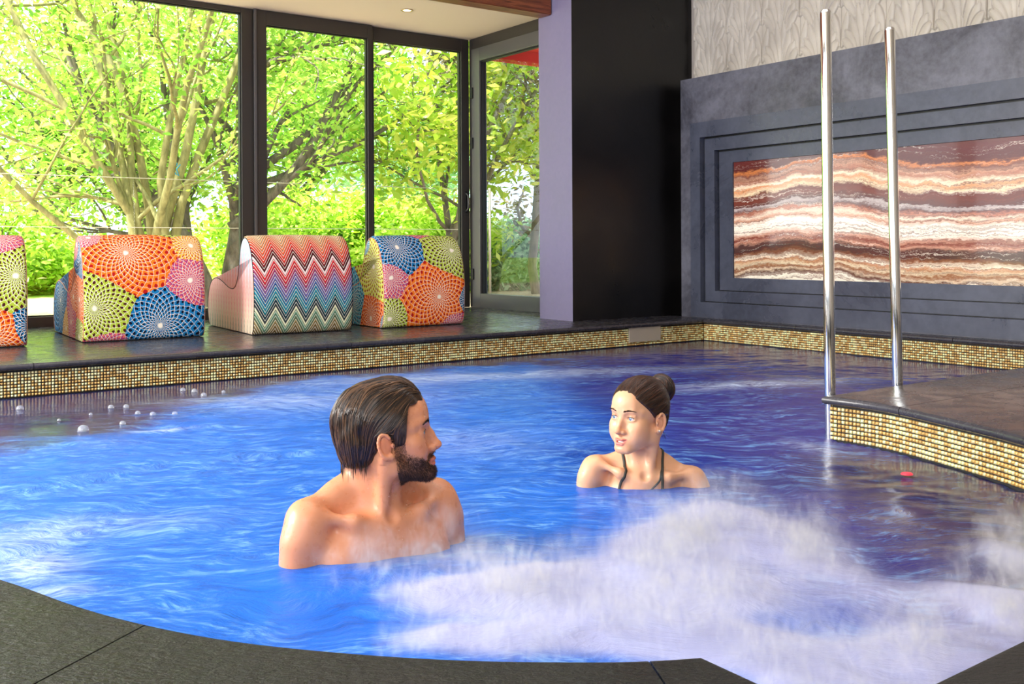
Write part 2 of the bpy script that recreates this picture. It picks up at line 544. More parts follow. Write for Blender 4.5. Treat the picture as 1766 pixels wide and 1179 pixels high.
# right platform: everything outside the pool, right of the basin
tipi = int(np.argmin(np.linalg.norm(E - np.array([1.135, 3.70]), axis=1)))
endi = int(np.argmin(np.linalg.norm(E - np.array(g(1766, 1095)), axis=1)))
fari = int(np.argmin(np.linalg.norm(E - np.array(ab(0.495, bE)), axis=1)))
def chain(i, j):
    out = [tuple(E[i])]
    while i != j:
        i = (i + 1) % len(E); out.append(tuple(E[i]))
    return out
# ccw pool => indices run endi -> ... -> tipi -> fari
fi = chain(endi, tipi) if len(chain(endi, tipi)) < len(chain(tipi, endi)) else chain(tipi, endi)[::-1]
plat = fi + [tuple(E[fari])] + [ab(0.60, bE), ab(0.60, 9.4), ab(-3.3, 9.4)]
plat_cells = []
edges_b = [bE - 0.02, bE + 0.32, bE + 1.0, bE + 1.75, bE + 2.6, 9.4]
edges_a = [-3.9, -2.9, -1.42, -0.62, 0.2, 0.62]
for i in range(len(edges_b) - 1):
    for j in range(len(edges_a) - 1):
        sh = 0.33 if (i % 2 and 0 < j < 4) else 0.0
        a0 = edges_a[j] + (sh if j > 0 else 0); a1 = edges_a[j + 1] + (0.33 if (i % 2 and 0 <= j < 3) else 0)
        if a1 <= a0: continue
        P = clip_convex(plat, cell_ab(a0, a1, edges_b[i], edges_b[i + 1]))
        if P: slab('platform_stone', P, M_slate, floor_bed)
# front deck: stones cut as wedges along the curved rim
li = int(np.argmin(np.linalg.norm(E - np.array((-3.95, 3.66)), axis=1)))
ni = int(np.argmin(np.linalg.norm(E - np.array((0.43, 1.13)), axis=1)))
c1 = chain(li, ni); c2 = chain(ni, li)[::-1]
fr = c1 if len(c1) < len(c2) or True and (np.array(c1)[:, 0].max() < 0.6) else c2
if np.array(fr)[:, 0].max() > 0.6: fr = c2
front = fr + [(0.55, -0.6), (0.4, -1.0), ab(-6.9, 9.3), ab(-6.9, 2.0)]
j1a, j1b = np.array(g(255, 1073)), np.array(g(55, 1179))
j2a, j2b = np.array(g(1113, 1134)), np.array(g(1143, 1179))
def wedge(p, q, r, s):       # between line p->q (left) and line r->s (right)
    P = front
    d = (q - p) / np.linalg.norm(q - p); nn = np.array([-d[1], d[0]])
    P = clip_half(P, p + nn * 0.0016, nn)
    d = (s - r) / np.linalg.norm(s - r); nn = np.array([d[1], -d[0]])
    return clip_half(P, r + nn * 0.0016, nn)
lines = [(np.array([0.44, 3.0]), np.array([0.47, -3.0])), (j2a, j2b), (j1a, j1b), (np.array([-1.35, 2.1]), np.array([-2.0, 0.9])), (np.array([-2.3, 2.2]), np.array([-4.0, 1.5])), (np.array([-3.6, 3.94]), np.array([-6, 4.3]))]
for i in range(len(lines) - 1):
    L1 = lines[i + 1]; R1 = lines[i]
    P = wedge(L1[0], L1[1], R1[0], R1[1])
    if len(P) > 2: slab('rim_stone', P, M_front, floor_bed)
slab('rim_stone', [tuple(E[k]) for k in []] or clip_half([(0.4316, 1.13), (0.4316, -1.0), (3.2, -1.0), (3.2, 3.2)] and ([(0.4316, 1.1315)] + [g(1590, 1179)] + fi[:1] + [(0.9, 0.6), (0.9, -1.0), (0.473, -1.0)] if fi[0][0] < 1 else []), np.array([0.0, 0.0]), np.array([1.0, 0.0])), M_front, floor_bed)
slab('rim_stone', clip_half(plat, np.array(ab(-2.92, 6.0)), -DA), M_front, floor_bed)

# ================================================================== glazing
TH = 0.06
ZH = 2.63
def win(name, a0, a1, z0, z1, left, right, head, sill, mat=M_frame, glass=M_glass, b0=-0.05, b1=0.03):
    o = empty(name, ab(a0, 0, z0), kind='structure')
    o.location = (0, 0, 0)
    ab_obj('stile', [(a0, a0 + left, b0, b1, z0, z1)], mat, o, 0.004)
    ab_obj('stile', [(a1 - right, a1, b0, b1, z0, z1)], mat, o, 0.004)
    ab_obj('head_rail', [(a0 + left, a1 - right, b0, b1, z1 - head, z1)], mat, o, 0.004)
    ab_obj('bottom_rail', [(a0 + left, a1 - right, b0, b1, z0, z0 + sill)], mat, o, 0.004)
    ab_obj('gasket', [(a0 + left, a0 + left + .008, b0 + .02, b1 - .02, z0 + sill, z1 - head), (a1 - right - .008, a1 - right, b0 + .02, b1 - .02, z0 + sill, z1 - head),
                      (a0 + left, a1 - right, b0 + .02, b1 - .02, z0 + sill, z0 + sill + .008), (a0 + left, a1 - right, b0 + .02, b1 - .02, z1 - head - .008, z1 - head)], M_black, o)
    ab_obj('pane', [(a0 + left + .002, a1 - right - .002, -.012, -.004, z0 + sill + .002, z1 - head - .002)], glass, o)
    return o
z0w = ZD - 0.001
win('window_1', -4.75, -2.083, z0w, ZH, 0.09, 0.10, 0.04, 0.075)
win('window_2', -2.08, -1.03, z0w, ZH, 0.098, 0.04, 0.115, 0.075, b0=-0.02, b1=0.05)
win('window_3', -1.027, -0.0, z0w, ZH, 0.04, 0.085, 0.115, 0.075, b0=-0.07, b1=0.0)
win('window_4', -6.95, -4.753, z0w, ZH, 0.09, 0.09, 0.04, 0.075)
# slim cover strip between the fixed pane and the sliding one
ab_obj('trim_1', [(-2.092, -2.070, 0.051, 0.064, z0w, ZH)], M_dframe, None, 0.003, kind='structure')
# door handle on window_3's stile
wh = ab_obj('pull_handle', [(-0.055, -0.035, 0.001, 0.012, 1.03, 1.23)], M_black, None, 0.004)
bmh = bmesh.new(); tube(bmh, [ab(-0.045, 0.01, 1.05), ab(-0.045, 0.045, 1.07), ab(-0.045, 0.05, 1.13), ab(-0.045, 0.045, 1.19), ab(-0.045, 0.01, 1.21)], 0.007, 8)
pl = from_bm('pull_bar', bmh, M_dframe, wh, True)
wh.parent = bpy.data.objects['window_3']
# hinged door in the return wall (along b at a = 0)
def door_ret():
    o = empty('door_1', (0, 0, 0), kind='structure')
    a0, a1 = 0.0, 0.07
    b0, b1 = 0.055, 1.59
    ab_obj('frame_jamb', [(a0 - 0.0, a1 + .03, 0.005, b0, z0w, ZH)], M_frame, o, .004)
    ab_obj('frame_head', [(a0, a1 + .03, b0, b1, ZH - 0.10, ZH)], M_frame, o, .004)
    ab_obj('stile', [(a0 - .01, a1, b0, b0 + 0.13, z0w, ZH - .10)], M_dframe, o, .005)
    ab_obj('stile', [(a0 - .01, a1, b1 - 0.10, b1, z0w, ZH - .10)], M_dframe, o, .005)
    ab_obj('top_rail', [(a0 - .01, a1, b0 + .13, b1 - .10, ZH - .22, ZH - .10)], M_dframe, o, .005)
    ab_obj('bottom_rail', [(a0 - .01, a1, b0 + .13, b1 - .10, z0w, z0w + .13)], M_dframe, o, .005)
    ab_obj('gasket', [(a0 + .01, a1 - .02, b0 + .13, b0 + .142, z0w + .13, ZH - .22), (a0 + .01, a1 - .02, b0 + .14, b1 - .1, ZH - .232, ZH - .22)], M_black, o)
    ab_obj('pane', [(.03, .038, b0 + .131, b1 - .101, z0w + .131, ZH - .221)], M_glass_t, o)
    for z in (0.42, 1.62, 2.08):
        h = ab_obj('hinge', [(-.024, -.011, b0 - .01, b0 + .03, z, z + .10)], M_black, o, .003)
    ab_obj('mount', [(-.014, -.0101, b1 - .13, b1 - .09, 1.16, 1.36)], M_dframe, o, .001)
    return o
door_ret()
# door closer / lock box next to the pillar
lk = ab_obj('lock_case', [(-.06, -.0145, 1.455, 1.575, 1.13, 1.37)], M_pframe, bpy.data.objects['door_1'], .004)
ab_obj('lock_cap', [(-.062, -.0145, 1.455, 1.575, 1.3705, 1.40)], M_ceil, lk, .003)

# ================================================================== pillar, onyx wall, ceiling, beam, other walls
BF = 2.0
# pillar: lavender side, black front
bm = bmesh.new(); ab_box(bm, -.41, 0.845, 1.60, BF, z0w, 3.3); fixn(bm)
bm.faces.ensure_lookup_table()
for f in bm.faces:
    nab = (f.normal.x * DA[0] + f.normal.y * DA[1])
    f.material_index = 0 if nab < -0.7 else 1
from_bm('wall_pillar', bm, [M_lav, M_blk], kind='structure')
ab_obj('wall_right', [(0.85, 1.05, 1.2, 9.5, -0.2, 3.3)], M_wallw, kind='structure')
# leaf relief tiles
def relief_mesh():
    wv, hv = 0.35, 0.80
    nx, nz = 110, 230
    xs = np.linspace(0, 1, nx); zs = np.linspace(0, 1, nz)
    Xg, Zg = np.meshgrid(xs * wv, zs * hv, indexing='ij')
    H = np.zeros_like(Xg)
    r2 = np.random.default_rng(3)
    leaves = []
    # fans of arching blades rising from the foot and mid height
    for bz, order in ((0.52, 0), (0.26, 1), (-0.02, 2)):
        for side in (-1, 1):
            for k, (lean, ln, wd) in enumerate([(1.25, .20, .030), (.85, .26, .032), (.45, .33, .034), (.12, .38, .034)]):
                leaves.append((wv * .5 + side * .012 * (4 - k) , bz, side * lean, ln, wd, order * 0.3 + (3 - k) * .05 if side > 0 else order * .3 + (3 - k) * .05 + .02))
        leaves.append((0.0, bz + .1, 0.5, .27, .03, order * .3 - .02)); leaves.append((wv, bz + .1, -0.5, .27, .03, order * .3 - .02))
    leaves.sort(key=lambda l: l[5])
    for (x0, z0, lean, ln, wd, od) in leaves:
        best = np.full(Xg.shape, 9.0); bt = np.zeros(Xg.shape)
        for t in np.linspace(0, 1, 36):
            cx = x0 + lean * .13 * (t ** .7) * (ln / .3); cz = z0 + ln * (t - .28 * abs(lean) * t ** 3)
            d = np.hypot(Xg - cx, Zg - cz)
            ww = wd * math.sin(PI * min(1, (t * .86 + .10))) ** .65
            q = d / max(ww, .004)
            m = q < best; best[m] = q[m]; bt[m] = t
        ins = best < 1
        prof = 0.005 + 0.013 * np.sqrt(np.clip(1 - best ** 2, 0, 1)) 
        groove = np.clip((best - 1) / .14, 0, 1)
        H = np.where(ins, prof + 0.0, np.where(best < 1.14, H * groove, H))
    # panel edge groove
    ed = np.minimum(Xg, wv - Xg); H = H * np.clip(ed / .004, 0, 1)
    V = np.stack([Xg.ravel(), (H).ravel(), Zg.ravel()], 1)
    idx = np.arange(nx * nz).reshape(nx, nz)
    q = np.stack([idx[:-1, :-1], idx[:-1, 1:], idx[1:, 1:], idx[1:, :-1]], -1).reshape(-1, 4)
    # sides/back: 4 extra verts
    k = len(V); bk = np.array([(0, -.012, 0), (wv, -.012, 0), (wv, -.012, hv), (0, -.012, hv)]); V = np.vstack([V, bk])
    me = mesh_np('leaf_tile', V, q)
    return me
rm = relief_mesh()
wr = bpy.data.objects['wall_right']
# tile local x -> b, local y -> -a (towards room)
for i in range(-1, 16):
    b0 = 2.042 + 0.35 * i
    if b0 < BF - 0.005: continue
    o = bpy.data.objects.new('leaf_tile', rm); C.objects.link(o)
    if not rm.materials: rm.materials.append(M_leaftile); rm.polygons.foreach_set('use_smooth', [True] * len(rm.polygons))
    p = ab(0.836, b0 + 0.001)
    o.matrix_world = Matrix(((DB[0] * .994, -DA[0], 0, p[0]), (DB[1] * .994, -DA[1], 0, p[1]), (0, 0, 1, 2.022), (0, 0, 0, 1)))
    o.parent = wr
# charcoal block around the onyx
def quad_frame(name, a_f, th, b0, b1, z0, z1, bi0, bi1, zi0, zi1, mat, parent, **kw):
    return ab_obj(name, [(a_f, a_f + th, b0, b1, zi1, z1), (a_f, a_f + th, b0, b1, z0, zi0), (a_f, a_f + th, b0, bi0, zi0, zi1), (a_f, a_f + th, bi1, b1, zi0, zi1)], mat, parent, **kw)
def onb(px, py, a_f):       # point on the plane a = a_f seen at pixel
    r = (px - 883) / F; o = W0 + a_f * DA
    b = (r * o[1] - o[0]) / (DB[0] - r * DB[1]); Y = o[1] + b * DB[1]
    return b, HC + (hor(px) - py) * Y / F
chim = empty('fireplace_surround', (0, 0, 0), kind='structure'); chim.name = 'trim_2'
AB_ = 0.60; BL = onb(1175, 137, AB_)[0]; ZT = 2.022
bo, zo = onb(1191, 213, AB_); 
bR = 7.2
zo0 = ZD + 0.012
steps = [(1191, 213), (1216, 240), (1241, 262), (1266, 280)]
stb = [(1191, 543), (1216, 519), (1241, 500), (1266, 479)]
D = [AB_ - 0.006, AB_ + 0.036, AB_ + 0.078, AB_ + 0.090]
pts = []
for k in range(4):
    b, zt = onb(*steps[k], D[k]); _, zb = onb(*stb[k], D[k]); pts.append((b, zt, zb))
print('frame pts', pts, 'right', onb(1766, 130, AB_), onb(1766, 235, AB_ + .09), onb(1766, 492, AB_ + .09), onb(1766, 589, AB_))
pts[0] = (pts[0][0], pts[0][1], ZD + 0.006)
quad_frame('surround_block', AB_, 0.235, BL, bR + .6, z0w, ZT, pts[0][0], bR, pts[0][2], pts[0][1], M_block, chim, bevel=0.0)
for k in range(3):
    b, zt, zb = pts[k]; b2, zt2, zb2 = pts[k + 1]
    off = 0.05
    gp = .011 if k < 2 else 0.0005
    quad_frame('frame_band', D[k], 0.05, b + .0005, bR - off * k - .0005, zb + .0005, zt - .0005, b2 - gp, bR - off * (k + 1) + gp, zb2 - gp * .45, zt2 + gp, M_pframe, chim)
    if k < 2: quad_frame('shade_strip', D[k] + .0505, 0.03, b + .02, bR - off * k - .02, zb + .02, zt - .02, b2 + .01, bR - off * (k + 1) - .01, zb2 + .01, zt2 - .01, M_black, chim)  # black strips standing in for the shade inside the frame steps
def onyx_mat():
    m = Mat('banded_onyx', rough=0.12, spec=0.6)
    m.p.inputs['Coat Weight'].default_value = 0.3
    pos = m.coord('Object'); x, y, z = m.sep(pos)     # x along b, z up (0..1 local height)
    low = m.noise(m.comb(x * 0.8, 0.0, z * 0.5), 1.5, 2, 0.5)
    mid = m.noise(m.comb(x * 1.5, 3.0, z * 2.5), 4.0, 3, 0.55)
    fin = m.noise(m.comb(x * 2.0, 7.0, z * 6.0), 16.0, 3, 0.6)
    wig = (low - 0.5) * 0.22 + (mid - 0.5) * 0.10 + (fin - 0.5) * 0.05
    sag = ((x - 0.15) * 2.4).sin() * -0.05
    v = z + wig + sag
    st = [(0, (235, 225, 205)), (.03, (90, 50, 35)), (.05, (215, 190, 160)), (.08, (150, 95, 60)), (.10, (225, 205, 170)), (.13, (190, 130, 90)), (.155, (240, 225, 200)), (.19, (140, 90, 60)),
          (.215, (75, 48, 42)), (.265, (84, 55, 50)), (.29, (205, 150, 125)), (.315, (125, 55, 42)), (.34, (205, 150, 125)), (.38, (250, 235, 215)), (.45, (255, 245, 225)), (.485, (210, 150, 120)), (.51, (240, 215, 190)),
          (.545, (190, 120, 95)), (.57, (110, 80, 78)), (.60, (205, 190, 185)), (.615, (96, 58, 55)), (.66, (122, 58, 44)), (.70, (110, 45, 35)), (.72, (250, 220, 180)), (.76, (225, 150, 100)), (.78, (250, 225, 190)), (.82, (175, 110, 85)),
          (.85, (205, 155, 125)), (.88, (120, 70, 58)), (.905, (215, 130, 70)), (.925, (90, 34, 30)), (1.0, (98, 36, 34))]
    col = m.ramp(v, [(p, S(*c)) for p, c in st])
    fine = m.noise(m.comb(x * 0.6, 1.0, v * 60.0), 1.2, 4, 0.7)
    fine2 = m.noise(m.comb(x * 0.5, 5.0, v * 150.0), 1.0, 2, 0.6)
    col = m.mix(fine.step(0.50, 0.60) * 0.60, col, S(104, 50, 38)); col = m.mix(fine2.step(0.52, 0.62) * 0.35, col, S(84, 44, 40))
    col = m.mix(fine.step(0.40, 0.36) * 0.5, col, S(255, 240, 220))
    m.base(col)
    # the slab is lit from behind by lamps at its left end and all along
    m.nt.links.new(col, m.p.inputs['Emission Color'])
    m.p.inputs['Emission Strength'].default_value = 0.22
    return m.m
b3, zt3, zb3 = pts[3]
bm = bmesh.new(); bm_box(bm, (0, 0, 0), (bR - .15 - b3, .03, 1.0)); fixn(bm)
ony = from_bm('onyx_slab', bm, onyx_mat(), chim)
p = ab(D[3] + .031, b3); hh = zt3 - zb3
ony.matrix_world = Matrix(((DB[0], -DA[0], 0, p[0]), (DB[1], -DA[1], 0, p[1]), (0, 0, hh, zb3), (0, 0, 0, 1)))

# ceiling over the deck, beam, main ceiling
ab_obj('ceiling', [(-7.0, 0.85, -0.06, 1.70, 2.632, 2.75)], M_ceil, kind='structure')
ab_obj('ceiling_high', [(-7.0, 0.85, 1.70, 9.5, 3.2, 3.3)], M_ceil, kind='structure').name = 'ceiling_main'
bmb = bmesh.new(); bm_box(bmb, (0, 0, 0), (6.58, .14, .75)); fixn(bmb)
bmesh.ops.bevel(bmb, geom=bmb.edges[:], offset=.006, segments=2, affect='EDGES')
beam = from_bm('timber_beam', bmb, M_wood, label='varnished brown timber beam running along the edge of the low ceiling to the lavender pillar', cat='beam')
p = ab(-6.995, 1.63); beam.matrix_world = Matrix(((DA[0], DB[0], 0, p[0]), (DA[1], DB[1], 0, p[1]), (0, 0, 1, 2.472), (0, 0, 0, 1)))
ab_obj('wall_back', [(-7.0, 0.85, 9.5, 9.6, -.2, 3.3)], M_wallw, kind='structure')
# left side: glazed, with slim frame
wl = empty('window_5', (0, 0, 0), kind='structure')
for b in (0.06, 2.4, 4.75, 7.1, 9.41):
    ab_obj('stile', [(-7.08, -7.0, b - .05, b + .05, z0w, 3.2)], M_frame, wl, .004)
ab_obj('head_rail', [(-7.08, -7.0, .11, 9.36, 3.1, 3.2)], M_frame, wl)
ab_obj('bottom_rail', [(-7.08, -7.0, .11, 9.36, z0w, z0w + .08)], M_frame, wl)
# recessed downlight
X0, Y0 = xyd(704, 8.12), 8.12
dl = empty('recessed_downlight', (X0, Y0, 2.632), label='small round recessed downlight glowing in the white ceiling above the windows', cat='downlight')
bm = bmesh.new(); lathe(bm, [(.050, -.0), (.050, -.004), (.046, -.007), (.038, -.006), (.034, -.001), (.034, -.0002)], 32)
from_bm('bezel', bm, Mat('satin_bezel', S(205, 180, 140), .3, .5).m, dl, True)
mlamp = Mat('warm_lamp', (1, .8, .5), .4); mlamp.p.inputs['Emission Color'].default_value = (1, .78, .45, 1); mlamp.p.inputs['Emission Strength'].default_value = 6
bm = bmesh.new(); lathe(bm, [(.033, -.0025), (.02, -.004), (.005, -.0045)], 24)
from_bm('lamp_face', bm, mlamp.m, dl, True)

# ================================================================== rails and plate
def pole(px_top, px_bot, Y, ytop, label):
    xt, xb = xyd(px_top, Y), xyd(px_bot, Y)
    zt = HC + (hor(px_top) - ytop) * Y / F
    o = empty('pool_rail', (xb, Y, -0.5), label=label, cat='grab rail', group='upright steel rails at the platform corner')
    R = 0.0205
    d = Vector((xt - xb, 0, zt - 0.0)).normalized()
    M = Vector((0, 0, 1)).rotation_difference(d).to_matrix().to_4x4()
    L = (zt + 0.5)
    bm = bmesh.new(); lathe(bm, [(R, 0), (R, L * .5), (R, L - .012), (R * .93, L - .004), (R * .75, L - .0)], 32, M)
    from_bm('tube', bm, M_steel, o, True); o.children[0].data.set_sharp_from_angle(angle=1.0)
    bm = bmesh.new(); lathe(bm, [(R * .74, L - .001), (R * .73, L + .0015), (R * .3, L + .002)], 32, M)
    from_bm('end_cap', bm, M_steel, o, True)
    bm = bmesh.new(); lathe(bm, [(R * 2, 0), (R * 2, .008), (R * 1.1, .012)], 32)
    from_bm('base_flange', bm, M_steel, o, True)
tpa, tpb = to_ab(1.14, 3.70)
def rail_xy(px, off):       # stands just off the far edge of the platform
    r = (px - 883) / F; o = W0 + (tpb - off) * DB
    a = (r * o[1] - o[0]) / (DA[0] - r * DA[1]); return float(o[1] + a * DA[1])
pole(1427.5, 1432.5, rail_xy(1432, .026), 18, 'left and taller of two polished steel rails, at the tip of the dark platform')
pole(1540, 1552, rail_xy(1552, .026), 48, 'right of two polished steel rails, on the back edge of the dark platform')
# plate on the mosaic
pr0, pr1 = [], []
o0 = W0 + 2.42 * DB
def a_on(px): r = (px - 883) / F; return (r * o0[1] - o0[0]) / (DA[0] - r * DA[1])
a0, a1 = a_on(1083), a_on(1137)
ab_obj('skimmer_plate', [(a0, a1, 2.4185, 2.431, .030, .134)], M_chrome, bevel=.002, label='rectangular brushed metal plate set in the gold mosaic below the black pillar', cat='plate')
# ================================================================== lounge seats
def fabric_base(name):
    m = Mat(name, rough=0.85, spec=0.2); return m
def flower_fabric(name, centres):
    m = fabric_base(name)
    uvn = m.new('UVMap'); uvn.uv_map = 'UVMap'
    u, v, _ = m.sep(uvn.outputs[0])
    wob = m.noise(uvn.outputs[0], 17, 2); wob2 = m.noise(uvn.outputs[0], 31, 2)
    u = u + (wob - 0.5) * 0.024; v = v + (wob2 - 0.5) * 0.024
    PAL = {'o': ((242, 122, 28), (178, 22, 20)), 'g': ((176, 194, 58), (70, 18, 26)), 'b': ((16, 118, 178), (4, 14, 40)),
           'p': ((176, 58, 118), (238, 116, 96)), 'y': ((232, 176, 44), (196, 62, 36)), 'l': ((218, 224, 90), (150, 60, 30)), 'c': ((70, 180, 220), (10, 60, 120))}
    best = dx = dy = None; cA = cB = None
    for (cu, cv, R, k) in centres:
        ex = u - cu; ey = v - cv
        d = (ex * ex + ey * ey).sqrt() * (1.0 / R)
        a, b = (S(*c) for c in PAL[k])
        if best is None:
            best, dx, dy, cA, cB = d, ex, ey, a, b
        else:
            t = d.lt(best)
            dx = t.sel(dx, ex); dy = t.sel(dy, ey)
            cA = m.mix(t, cA, a); cB = m.mix(t, cB, b)
            best = best.min(d)
    r = (dx * dx + dy * dy).sqrt().max(0.004)
    th = dy.atan2(dx)
    NP = 24
    A = th * (NP / (2 * PI)); B = r._m('POWER', 0.8) * 21.0
    s1 = (B + A).fract(); t1 = (B - A).fract()
    edge = s1.min(t1); out = (1.0 - s1).min(1.0 - t1)
    # leaf-shaped cell: pointed outwards, narrow at the root
    along = (s1 + t1) * 0.5; side = (s1 - t1).abs()
    thr = (0.0085 / 1.0) ; leaf = ((edge * r.max(0.07)) * (1 / 0.0072)).step(.7, 1.3) * ((out * r.max(0.07)) * (1 / 0.0036)).step(.5, 1.3)
    da = along - 0.70; spot = ((da * da) * 1.0 + (side * side) * 0.55).sqrt()
    dark = 1.0 - spot.step(0.22, 0.26)
    cream = S(250, 240, 222)
    col = m.mix(leaf, cream, cA)
    col = m.mix(dark * leaf, col, cB)
    core = 1.0 - r.step(0.010, 0.02)
    col = m.mix(core, col, cream)
    m.base(col)
    return m.m
def zig_fabric(name):
    m = fabric_base(name)
    uvn = m.new('UVMap'); uvn.uv_map = 'UVMap'
    u, v, _ = m.sep(uvn.outputs[0])
    isside = u.gt(2.0)
    per = isside.sel(X(m.nt, m.new('Value').outputs[0]), 0.066) if False else None
    def zz(period, amp):
        t = ((u * (1 / period)).fract() - 0.5).abs() * 2.0
        return v - (t * amp - amp / 2)
    vf = zz(0.134, 0.115); vs = zz(0.062, 0.17)
    val = (vf * (1 / 0.72)).clamp(); vals = (vs * (1 / 0.64)).clamp()
    st = [(0, (110, 88, 46)), (.07, (150, 130, 80)), (.10, (70, 110, 80)), (.15, (110, 160, 130)), (.185, (240, 236, 190)), (.205, (10, 34, 44)), (.27, (8, 56, 72)), (.30, (30, 150, 165)), (.36, (24, 120, 160)), (.40, (66, 96, 160)),
          (.45, (120, 104, 170)), (.50, (140, 60, 120)), (.54, (196, 30, 60)), (.60, (225, 40, 50)), (.635, (250, 220, 220)), (.655, (80, 8, 20)), (.70, (90, 10, 24)), (.73, (214, 40, 40)), (.80, (236, 80, 50)), (.86, (232, 130, 80)), (.92, (220, 150, 96)), (1, (240, 200, 150))]
    col = m.ramp(val, [(p, S(*c)) for p, c in st])
    f = (vf * (1 / 0.0275)).fract(); 
    wl = f.gt(0.82); bl = f.lt(0.26)
    col = m.mix(bl * 0.85, col, S(20, 14, 18)); col = m.mix(wl * 0.9, col, S(252, 246, 230))
    sts = [(0, (150, 130, 100)), (.10, (236, 200, 150)), (.20, (240, 180, 150)), (.42, (240, 110, 110)), (.60, (250, 150, 160)), (.70, (240, 180, 210)), (.80, (120, 190, 225)), (1, (190, 230, 245))]  # side panel ramp is paler: the light on that side is in its colours
    cs = m.ramp(vals, [(p, S(*c)) for p, c in sts])
    f2 = (vs * (1 / 0.036)).fract()
    cs = m.mix(f2.gt(0.5) * 0.75, cs, S(252, 240, 228)); cs = m.mix(f2.lt(0.12) * 0.4, cs, S(90, 60, 60))
    m.base(m.mix(isside, col, cs))
    return m.m
PROF = [(0.035, 0.0), (0.008, 0.03), (-0.006, 0.12), (-0.012, 0.24), (-0.004, 0.36), (0.020, 0.47), (0.060, 0.56), (0.115, 0.615), (0.180, 0.634), (0.235, 0.61), (0.275, 0.555), (0.300, 0.47), (0.330, 0.375),
        (0.375, 0.315), (0.44, 0.295), (0.53, 0.305), (0.64, 0.335), (0.76, 0.358), (0.86, 0.352), (0.94, 0.315), (0.995, 0.24), (1.015, 0.15), (1.005, 0.06), (0.97, 0.0)]
def lounge(name, x, y, rz, wdt, mat, label, piping_mat, sc=1.0):
    root = empty(name, (x, y, ZD), rz, label=label, cat='lounge seat')
    P = np.array(catmull(PROF, 4)) * np.array([1.07, sc])
    # close along the bottom
    nP = len(P)
    # outward normals
    T = np.gradient(P, axis=0); Nn = np.stack([-T[:, 1], T[:, 0]], 1); Nn /= np.linalg.norm(Nn, axis=1)[:, None]
    Nn = -Nn if Nn[20, 1] < 0 and P[20, 1] > .5 else Nn
    if (P[40] - P.mean(0)) @ Nn[40] < 0 and False: Nn = -Nn
    arc = np.concatenate([[0], np.cumsum(np.linalg.norm(np.diff(P, axis=0), axis=1))])
    Nn[0] = Nn[-1] = (0, -1); Nn = np.where((Nn[:, :1] * 0 + 1) > 0, Nn, Nn)
    # direction check with the top point
    k = int(np.argmax(P[:, 1]))
    if Nn[k, 1] < 0: Nn[1:-1] = -Nn[1:-1]
    Nn[0] = (0, 0); Nn[-1] = (0, 0)
    e = 0.014
    rows = [(0.0, -e), (e * .3, -e * .3), (e, 0.0)]
    m_ = 14
    xs = [(r[0], r[1]) for r in rows] + [(e + (wdt - 2 * e) * i / m_, 0.006 * math.sin(PI * i / m_)) for i in range(1, m_)] + [(wdt - r[0], r[1]) for r in rows[::-1]]
    bm = bmesh.new(); uvl = bm.loops.layers.uv.new('UVMap')
    R = []
    for (xx, o) in xs:
        R.append([bm.verts.new((xx, P[i, 0] + Nn[i, 0] * o, max(P[i, 1] + Nn[i, 1] * o, 0.006))) for i in range(nP)])
    for a in range(len(R) - 1):
        for i in range(nP - 1):
            f = bm.faces.new((R[a][i], R[a][i + 1], R[a + 1][i + 1], R[a + 1][i])); f.smooth = True
            for l, (xx, vv) in zip(f.loops, ((xs[a][0], arc[i]), (xs[a][0], arc[i + 1]), (xs[a + 1][0], arc[i + 1]), (xs[a + 1][0], arc[i]))):
                l[uvl].uv = (xx, vv)
        f = bm.faces.new((R[a][-1], R[a][0], R[a + 1][0], R[a + 1][-1]))
    from_bm('upholstered_wave', bm, mat, root)
    for sgn, xx in ((-1, -0.0005), (1, wdt + 0.0005)):
        bm = bmesh.new(); uvl = bm.loops.layers.uv.new('UVMap')
        ring = [bm.verts.new((xx, P[i, 0] - Nn[i, 0] * e, max(P[i, 1] - Nn[i, 1] * e, .006))) for i in range(nP)]
        f = bm.faces.new(ring if sgn < 0 else ring[::-1])
        bmesh.ops.triangulate(bm, faces=[f])
        for f in bm.faces:
            for l in f.loops: l[uvl].uv = (5 + l.vert.co.y, l.vert.co.z)
        from_bm('side_panel', bm, mat, root)
        bm = bmesh.new()
        tube(bm, [(xx, P[i, 0] - Nn[i, 0] * (e - .001), max(P[i, 1] - Nn[i, 1] * (e - .001), .008)) for i in range(0, nP, 2)], 0.0028, 6)
        from_bm('piping', bm, piping_mat, root, True)
    bm = bmesh.new(); bm_box(bm, (0.02, 0.03, 0.0), (wdt - .02, 0.97, 0.012)); fixn(bm)
    from_bm('base_board', bm, M_black, root)
    return root
M_pipe_d = Mat('dark_piping', S(30, 18, 22), 0.7).m
M_pipe_l = Mat('multicolour_piping', S(210, 150, 120), 0.7).m
side_o = [(5.10, .52, .16, 'b'), (5.14, .25, .16, 'o'), (5.42, .10, .2, 'p'), (5.34, .26, .14, 'o'), (5.16, .03, .14, 'g'), (5.80, .22, .24, 'b'), (5.6, .05, .16, 'y'), (5.22, .58, .1, 'p')]
f2 = flower_fabric('flower_fabric_b', [(.246, .55, .30, 'o'), (.055, .215, .27, 'g'), (.43, .10, .24, 'b'), (.615, .37, .15, 'p'), (.12, -.04, .17, 'p'), (.05, .68, .12, 'p'), (.64, .60, .12, 'y'), (.50, .9, .22, 'g'), (.15, 1.0, .2, 'b'), (.3, 1.3, .3, 'o')] + side_o)
